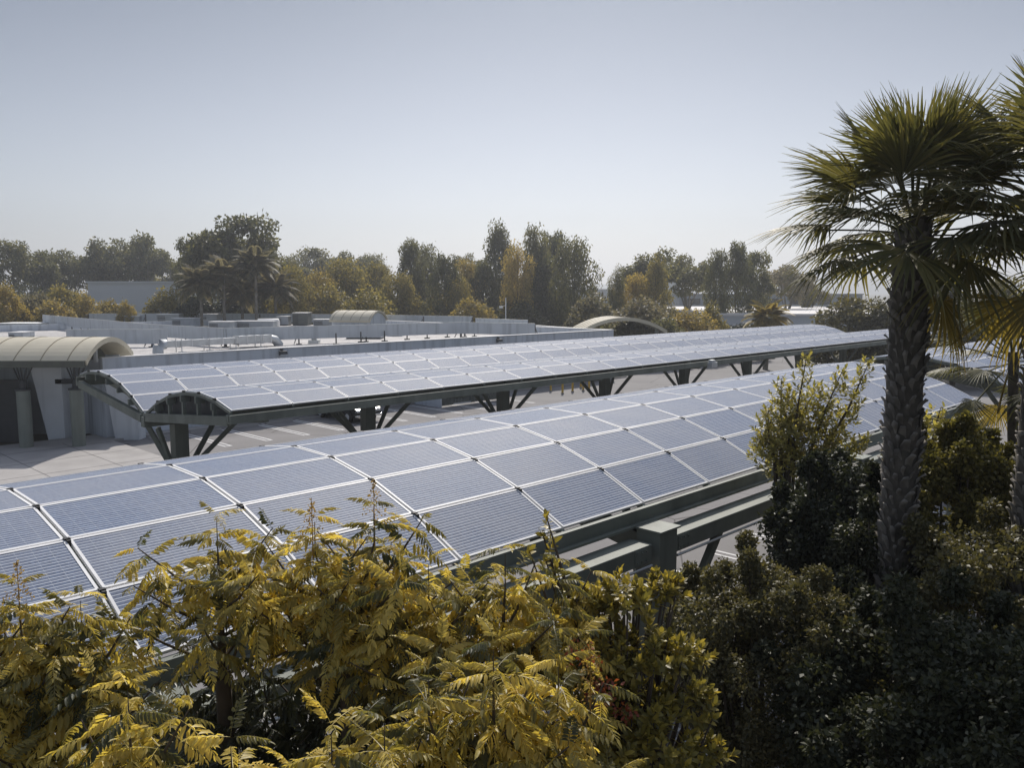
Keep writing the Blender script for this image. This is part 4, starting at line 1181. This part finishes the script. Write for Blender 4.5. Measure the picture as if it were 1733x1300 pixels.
# ---- shrubs built from small leaves
def leafy(name, label, cat, centre, lobes, per, size, leaf, seed, group=None, droop=.2, shell=.35, full=True, extra=None):
    rs = R0(seed)
    root = empty(name, label, cat, (centre[0], centre[1], 0), 0, group)
    o = np.array([centre[0], centre[1], 0])
    lb = [tuple(np.array(l[:3]) - o) + tuple(l[3:]) for l in lobes]
    tv, tf = (LEAF_V * [1, 1.5, 1], LEAF_F) if full else (QUAD_V, QUAD_F)
    V, F = lobes_leaves(lb, per, size, rs, droop, shell, tv, tf)
    link('crown', leaf_mesh('crown', [(V, F)], M[leaf]), root)
    segs = []
    for l in lb[::max(1, len(lb) // 14)]:
        segs.append(([(l[0] * .15, l[1] * .15, 0), (l[0] * .6, l[1] * .6, l[2] * .6), (l[0], l[1], l[2])], [.05, .03, .008]))
    link('trunk', limb_mesh('trunk', segs, M['bark']), root)
    return root, o

def lobe_cloud(cx, cy, cz, rx, ry, rz, n, r, rs, lo=-1.0):
    out = []
    while len(out) < n:
        u = unit(1, rs)[0]
        if u[2] < lo: continue
        k = rs.uniform(.72, 1.0); q = rs.uniform(.7, 1.3)
        if len(out) % 5 == 4:
            k = rs.uniform(1.05, 1.28); out.append((cx + u[0] * rx * k, cy + u[1] * ry * k, cz + abs(u[2]) * rz * k, r * .45, r * .45, r * .6)); continue
        out.append((cx + u[0] * rx * k, cy + u[1] * ry * k, cz + u[2] * rz * k, r * q, r * q, r * q * .85))
    return out
rs = R0(31)
c = at(1310, 1130, 9.0)
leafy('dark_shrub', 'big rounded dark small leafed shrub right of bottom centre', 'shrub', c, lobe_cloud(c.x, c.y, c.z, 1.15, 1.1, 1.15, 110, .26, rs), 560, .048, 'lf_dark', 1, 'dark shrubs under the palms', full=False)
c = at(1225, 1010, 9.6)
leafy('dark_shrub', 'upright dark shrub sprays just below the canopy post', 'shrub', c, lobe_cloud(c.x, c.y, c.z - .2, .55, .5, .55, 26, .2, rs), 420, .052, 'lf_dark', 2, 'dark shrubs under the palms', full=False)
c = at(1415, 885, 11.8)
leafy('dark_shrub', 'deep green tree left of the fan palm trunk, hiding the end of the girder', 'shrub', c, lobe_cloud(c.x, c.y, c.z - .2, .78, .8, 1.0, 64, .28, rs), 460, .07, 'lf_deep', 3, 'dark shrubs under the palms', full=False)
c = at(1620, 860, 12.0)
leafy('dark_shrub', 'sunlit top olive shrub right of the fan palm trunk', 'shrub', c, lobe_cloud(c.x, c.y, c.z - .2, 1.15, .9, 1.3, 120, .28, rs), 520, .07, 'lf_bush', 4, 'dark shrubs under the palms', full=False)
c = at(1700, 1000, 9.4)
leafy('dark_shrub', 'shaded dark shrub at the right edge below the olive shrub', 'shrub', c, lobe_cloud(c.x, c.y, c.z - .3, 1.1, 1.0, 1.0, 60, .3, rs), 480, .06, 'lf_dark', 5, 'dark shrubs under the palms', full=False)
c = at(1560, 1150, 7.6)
leafy('dark_shrub', 'foliage coloured almost black for the shade in the bottom right corner', 'shrub', c, lobe_cloud(c.x, c.y, c.z - .6, 1.25, 1.2, 1.2, 110, .3, rs), 520, .06, 'lf_deep', 6, 'dark shrubs under the palms', full=False)  # low leaf albedo carries the deep shade of this corner
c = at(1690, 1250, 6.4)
leafy('dark_shrub', 'nearest foliage, coloured dark for the shade, cut by the bottom right corner', 'shrub', c, lobe_cloud(c.x, c.y, c.z - .4, .9, .9, .8, 60, .28, rs), 480, .055, 'lf_deep', 7, 'dark shrubs under the palms', full=False)
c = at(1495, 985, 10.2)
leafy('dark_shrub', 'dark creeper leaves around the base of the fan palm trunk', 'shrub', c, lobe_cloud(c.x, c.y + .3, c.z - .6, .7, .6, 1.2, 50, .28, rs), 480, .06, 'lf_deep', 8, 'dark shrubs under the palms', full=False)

# yellow green shrub with oval leaves in rosettes
def rosettes(pts, axs, nleaf, ls, rs, tv=LEAF_V * [1, 1.5, 1]):
    parts = []
    for p, ax in zip(pts, axs):
        n = int(nleaf * rs.uniform(.7, 1.3)); a = np.arange(n) * 2.4 + rs.rand() * 6; e = 1.2 - 1.3 * (np.arange(n) / n) + rs.normal(size=n) * .12
        ax = ax / np.linalg.norm(ax); x = np.cross(ax, [.31, .9, .2]); x /= np.linalg.norm(x); y = np.cross(ax, x)
        d = (x[None] * np.cos(a)[:, None] + y[None] * np.sin(a)[:, None]) * np.cos(e)[:, None] + ax[None] * np.sin(e)[:, None]
        pos = p[None] - ax[None] * (np.arange(n) / n * ls * 1.6)[:, None]
        parts.append(scatter(tv, LEAF_F, pos, frames(d, np.tile(ax, (n, 1)) + unit(n, rs) * .2), ls * rs.uniform(.7, 1.15, (n, 1))))
    return parts
rs = R0(41)
c = at(1060, 1130, 6.0); base = np.array([c.x, c.y, 0])
root = empty('oval_leaf_shrub', 'bright yellow green oval leafed shrub below the canopy post', 'shrub', base)
P, A = [], []
for (px, py, Y, rad, n) in ((1060, 1010, 6.2, .26, 34), (1125, 1000, 6.3, .2, 22), (1000, 1020, 6.3, .26, 30), (1010, 1100, 6.0, .3, 44), (1100, 1100, 6.0, .32, 48), (1165, 1110, 6.2, .22, 22),
                            (1060, 1190, 5.8, .34, 50), (1160, 1190, 5.9, .26, 30), (1110, 1260, 5.6, .34, 46), (1010, 1270, 5.5, .3, 36), (1190, 1270, 5.8, .2, 18)):
    cc = np.array(at(px, py, Y))
    u = unit(n, rs); u[:, 2] = np.abs(u[:, 2]) * .9 - .25
    P += list(cc + u * rad * rs.uniform(.6, 1.1, (n, 1)) - base); A += list(u + [0, 0, .9])
P.append(np.array(at(925, 875, 6.4)) - base); A.append(np.array([0, 0, 1.0]))
for k in range(5):
    P.append(np.array(at(925 + rs.normal() * 10, 905 + 14 * k, 6.4)) - base); A.append(np.array([rs.normal() * .5, rs.normal() * .5, 1.0]))
V, F = join(rosettes(P, A, 15, .078, rs)); link('crown', leaf_mesh('crown', [(V, F)], M['lf_lime']), root)
segs = [([(0, 0, 0), (0, 0, 4.2), (0, .1, 5.0)], [.07, .05, .03])]
for p in P[::3] + P[-6:]:
    segs.append(([(p[0] * .3, p[1] * .3, p[2] - 1.3), (p[0] * .75, p[1] * .75, p[2] - .5), tuple(p)], [.02, .012, .005]))
link('trunk', limb_mesh('trunk', segs, M['bark']), root)
pods = []
for (px, py, n, s) in ((985, 1110, 60, .10), (1020, 1165, 70, .12), (1055, 1210, 40, .07), (1005, 1180, 40, .10)):
    cc = np.array(at(px, py, 5.55)) - base
    pods.append(scatter(QUAD_V, QUAD_F, cc + rs.normal(size=(n, 3)) * s * .6, frames(unit(n, rs), unit(n, rs)), np.full((n, 1), .045)))
V, F = join(pods); link('red_pods', np_mesh('red_pods', V, F, M['lf_red']), root)['kind'] = 'stuff'

# sapling with upright plumes beside the canopy eave
def plumes(name, label, stems, Y, base_z, leaf, seed, ls=.13, trunkm='bark', per=120):
    rs = R0(seed); c = at(stems[0][0], stems[0][1], Y); base = np.array([c.x + .1, c.y, 0.0])
    root = empty(name, label, 'tree', base)
    P, A, segs = [], [], []
    for (px, py, h) in stems:
        tip = np.array(at(px, py, Y + rs.uniform(-.3, .3))) - base; foot = np.array([tip[0] * .35, tip[1] * .35, tip[2] - h])
        bend = (tip + foot) / 2 + [rs.normal() * .06, 0, .1]
        segs.append(([(foot[0] * .5, foot[1] * .5, max(0, base_z - 2.5)), tuple(foot), tuple(bend), tuple(tip)], [.04, .03, .02, .004]))
        m_ = per // 6
        for k in range(m_):
            t = (k + .4) / m_; q = tip * (1 - t * .8) + foot * t * .8
            sp = .03 + .46 * t ** .7 * rs.uniform(.5, 1.1); a = k * 2.4
            o = np.array([math.cos(a) * sp, math.sin(a) * sp, sp * .35])
            P.append(q + o); A.append(np.array([math.cos(a) * .8 * min(1, t * 3), math.sin(a) * .8 * min(1, t * 3), 1.0]))
            if k % 2 == 0: segs.append(([tuple(q), tuple(q + o)], [.008, .003]))
    V, F = join(rosettes(P, A, 11, ls, rs, LEAF_V * [1, 1.35, 1]))
    link('crown', leaf_mesh('crown', [(V, F)], M[leaf]), root)
    link('trunk', limb_mesh('trunk', segs, M[trunkm]), root)
plumes('sapling', 'sapling with upright yellow green plumes poking over the canopy eave, left of the palm trunk',
       [(1322, 640, 1.6), (1366, 598, 2.2), (1428, 622, 1.9), (1474, 606, 2.0), (1300, 690, 1.2), (1345, 700, 1.3), (1400, 690, 1.5), (1450, 680, 1.5), (1320, 745, .9), (1385, 650, 1.2), (1340, 668, 1.2), (1415, 735, 1.0), (1465, 740, 1.0), (1290, 735, .8)], 14.6, 4.6, 'lf_sap', 51, .105, per=215)
plumes('sapling', 'small leafy sprays at the right of the palm trunk, over the canopy corner', [(1560, 700, .8), (1592, 690, .8), (1610, 735, .9), (1570, 760, .9)], 14.4, 4.4, 'lf_sap', 52, .12, per=72)

# ---- fan palms
def fan_leaf(nseg=36, spread=2.0, droop=.28, seed=0, ragged=.06):
    rs = R0(seed); V = []; F = []
    th = np.linspace(-spread, spread, nseg); dth = th[1] - th[0]
    for t in th:
        ln = (.78 + .22 * math.cos(t * .75)) * (1 + rs.normal() * ragged); tw = rs.normal() * .02
        dr = droop * rs.uniform(.6, 1.5)
        b = len(V)
        for s in (.05, .45, .72, 1.0):
            hw = {.05: math.tan(dth / 2) * .05 * ln, .45: math.tan(dth / 2) * .45 * ln * 1.05, .72: math.tan(dth / 2) * .30 * ln, 1.0: .002}[s]
            c, sn = math.cos(t + tw * s), math.sin(t + tw * s)
            z = -dr * s ** 3 * (.5 + .5 * abs(t) / spread) - .10 * s * (1 - math.cos(t)) + .18 * s * abs(math.sin(t)) * .4
            p = np.array([c * s * ln, sn * s * ln, z]); q = np.array([-sn, c, 0])
            V += [p - q * hw, p + [0, 0, hw * .8], p + q * hw]
        for k in range(3):
            i = b + k * 3
            F += [[i, i + 3, i + 4, i + 1], [i + 1, i + 4, i + 5, i + 2]]
    return np.array(V), np.array(F)
FAN = [fan_leaf(36, 1.55 + .12 * (i % 3), .16 + .07 * i, i) for i in range(5)]
def petiole(l):
    w = .018; xs = np.linspace(-l, .12, 5)
    zz = -.06 * ((xs + l) / l) ** 2
    V = np.concatenate([np.stack([xs, np.full(5, w), zz], 1), np.stack([xs, np.full(5, -w), zz], 1), np.stack([xs, np.zeros(5), zz - .02], 1)])
    F = [[i, i + 1, i + 6, i + 5] for i in range(4)] + [[i + 5, i + 6, i + 11, i + 10] for i in range(4)] + [[i + 10, i + 11, i + 1, i] for i in range(4)]
    return V, np.array(F)

def fan_palm(label, heart, foot, r0, r1, nfr, pet, blade, seed, emin=-.36, dry=3, stubs=True, group='fan palms at right'):
    rs = R0(seed); hz = np.array(heart); base = np.array([foot[0], foot[1], 0.0])
    root = empty('fan_palm', label, 'palm tree', base, 0, group)
    h = hz - base; parts = []; dparts = []
    for i in range(nfr + dry):
        t = (i + .5) / nfr; isdry = i >= nfr
        a = i * 2.39996 + rs.normal() * .12
        e = (1.5 + (emin - 1.5) * t ** 1.05 + rs.normal() * .10) if not isdry else rs.uniform(-1.2, -.85)
        d = np.array([math.cos(a) * math.cos(e), math.sin(a) * math.cos(e), math.sin(e)])
        pl = pet * (.92 + .16 * min(1, t * 1.8)) * rs.uniform(.9, 1.1); bl = blade * (.8 + .2 * min(1, t * 2)) * rs.uniform(.9, 1.08)
        st = h + np.array([math.cos(a) * .12, math.sin(a) * .12, -.40 * t])
        org = st + d * pl
        d2 = d + np.array([0, 0, -.06 - .22 * max(0, t - .3)]); d2 /= np.linalg.norm(d2)
        up = np.array([-math.cos(a) * math.sin(e) * .9 + rs.normal() * .18, -math.sin(a) * math.sin(e) * .9 + rs.normal() * .18, math.cos(e) + .25])
        tv, tf = FAN[rs.randint(5)]
        tgt = dparts if isdry else parts
        sc = np.array([[bl, bl * (1 if not isdry else .45), bl]])
        tgt.append(scatter(tv, tf, org[None], frames(d2[None], up[None]), sc))
        pv, pf = petiole(pl); tgt.append(scatter(pv, pf, org[None], frames(d[None], up[None]), np.array([[1.0]])))
    V, F = join(parts); link('crown', np_mesh('crown', V, F, M['lf_palm']), root)
    if dparts:
        V, F = join(dparts); link('dry_fronds', np_mesh('dry_fronds', V, F, M['lf_palmdry']), root)
    b = MB(); n = 14; pts, rad = [], []
    for k in range(n + 1):
        t = k / n; pts.append((h[0] * t ** 1.2, h[1] * t ** 1.2, (h[2] - .1) * t)); rad.append(r0 + (r1 - r0) * t + rs.normal() * .006)
    b.tube(pts, rad, 20)
    tr = link('trunk', b.mesh('trunk', M['palmtrunk']), root)
    if stubs:
        sv = np.array([[0, .5, 0], [0, -.5, 0], [.25, .42, .75], [.25, -.42, .75], [.75, .28, 1.15], [.75, -.28, 1.15], [.55, .30, 1.25], [.55, -.30, 1.25], [-.1, .5, .5], [-.1, -.5, .5]], float)
        sf = np.array([[1, 0, 2, 3], [3, 2, 4, 5], [5, 4, 6, 7], [7, 6, 8, 9], [0, 8, 6, 2], [2, 6, 4, 4], [1, 3, 7, 9], [3, 5, 7, 7]])
        z = 2.2; pos, fr, sc = [], [], []; i = 0
        dz = .0135
        while z < h[2] - .25:
            t = z / h[2]; a = i * 2.39996; r = r0 + (r1 - r0) * t
            c = np.array([h[0] * t ** 1.2, h[1] * t ** 1.2, z])
            pos.append(c + np.array([math.cos(a) * r * .93, math.sin(a) * r * .93, 0]))
            x = np.array([math.cos(a), math.sin(a), rs.normal() * .12]); y = np.array([-math.sin(a), math.cos(a), rs.normal() * .15])
            x /= np.linalg.norm(x); y = y - x * (x @ y); y /= np.linalg.norm(y); fr.append(np.stack([x, y, np.cross(x, y)], 1))
            s = rs.uniform(.75, 1.3); sc.append([.06 * s * rs.uniform(.6, 1.5), .13 * s, .12 * s]); z += dz; i += 1
        V, F = scatter(sv, sf, np.array(pos), np.array(fr), np.array(sc))
        link('leaf_bases', leaf_mesh('leaf_bases', [(V, F)], M['stub']), root)
    return root
hA = at(1548, 352, 10.3); fA = at(1500, 1200, 10.25)
fan_palm('tall fan palm with rough criss cross trunk, the most complete of the palms at right', hA, (fA.x, fA.y), .235, .20, 42, .74, .95, 61, emin=-.3, dry=1)
hB = at(1800, 330, 9.7); fB = at(1718, 1200, 9.9)
fan_palm('fan palm cut off by the right edge, its crown overlapping the tall palm', hB, (fB.x, fB.y), .26, .23, 40, .85, 1.0, 62, emin=-.45, dry=3)
hC = at(1716, 585, 13.2); fC = at(1722, 1000, 13.3)
fan_palm('short young fan palm with drooping fronds low at the right edge', hC, (fC.x, fC.y), .10, .08, 18, .66, .62, 63, -.8, 2, False)
hD = at(1455, 500, 14.5)

# ------------------------------------------------------------------ camera, sun, sky, air
cam = bpy.data.cameras.new('camera'); co = bpy.data.objects.new('camera', cam); COL.objects.link(co)
co.location = (0, 0, CAMZ); co.rotation_euler = (math.pi / 2 - PITCH, 0, 0)
cam.sensor_width = 36; cam.lens = FPX / 1733 * 36; cam.clip_start = .1; cam.clip_end = 20000
scene.camera = co

EL, AZ = math.radians(43), math.radians(5)          # sun ahead of the camera, slightly to the right
sd = Vector((math.sin(AZ) * math.cos(EL), math.cos(AZ) * math.cos(EL), math.sin(EL)))
sl = bpy.data.lights.new('sun', 'SUN'); so = bpy.data.objects.new('sun', sl); COL.objects.link(so)
so.rotation_euler = sd.to_track_quat('Z', 'Y').to_euler(); so.location = (0, 0, 60)
sl.energy = 3.3; sl.angle = math.radians(.5); sl.color = (1.0, .93, .84)

w = bpy.data.worlds.new('World'); scene.world = w; w.use_nodes = True
nt = w.node_tree; bg = nt.nodes['Background']
sky = nt.nodes.new('ShaderNodeTexSky'); sky.sky_type = 'NISHITA'; sky.sun_disc = False
sky.sun_elevation = EL; sky.sun_rotation = AZ
sky.altitude = 50; sky.air_density = 1.0; sky.dust_density = 1.2; sky.ozone_density = 4.0
hs = nt.nodes.new('ShaderNodeHueSaturation'); hs.inputs['Saturation'].default_value = .48
nt.links.new(sky.outputs['Color'], hs.inputs['Color'])
tc = nt.nodes.new('ShaderNodeTexCoord'); sx = nt.nodes.new('ShaderNodeSeparateXYZ')
nt.links.new(tc.outputs['Generated'], sx.inputs['Vector'])
cr = nt.nodes.new('ShaderNodeValToRGB')                  # sky by elevation: vignette dimming high in view, overhead boost as added fill light
el = cr.color_ramp.elements
el[0].position = 0.0; el[0].color = (.97, .955, .985, 1)
el[1].position = .33; el[1].color = (.42, .46, .52, 1)
for p_, c_ in ((.10, (.92, .92, .95, 1)), (.60, (1.75, 1.78, 1.85, 1))):
    e_ = el.new(p_); e_.color = c_
nt.links.new(sx.outputs['Z'], cr.inputs['Fac'])
mm = nt.nodes.new('ShaderNodeMixRGB'); mm.blend_type = 'MULTIPLY'; mm.inputs['Fac'].default_value = 1
nt.links.new(hs.outputs['Color'], mm.inputs['Color1']); nt.links.new(cr.outputs['Color'], mm.inputs['Color2'])
nt.links.new(mm.outputs['Color'], bg.inputs['Color'])
bg.inputs['Strength'].default_value = .068

scene.view_settings.view_transform = 'Standard'
scene.view_settings.look = 'None'
scene.view_settings.exposure = 0.35
scene.view_settings.gamma = 1.0
scene.view_settings.use_curve_mapping = False
scene.cycles.max_bounces = 6
scene.cycles.diffuse_bounces = 3
scene.cycles.glossy_bounces = 2
scene.cycles.transmission_bounces = 3
scene.cycles.transparent_max_bounces = 4
scene.cycles.use_denoising = True

b = MB(); b.box(-2700, 2700, -40, 2720, -1.0, 90)
hz = b.build('haze', [])
hz.data.materials.clear()
m = bpy.data.materials.new('pale_air'); m.use_nodes = True
n_ = m.node_tree; n_.nodes.remove(n_.nodes['Principled BSDF'])
pv = n_.nodes.new('ShaderNodeVolumePrincipled')
pv.inputs['Color'].default_value = (.86, .90, .96, 1); pv.inputs['Density'].default_value = .00062; pv.inputs['Anisotropy'].default_value = .55
n_.links.new(pv.outputs['Volume'], n_.nodes['Material Output'].inputs['Volume'])
hz.data.materials.append(m)
tag(hz, kind='stuff')
scene.cycles.volume_bounces = 0
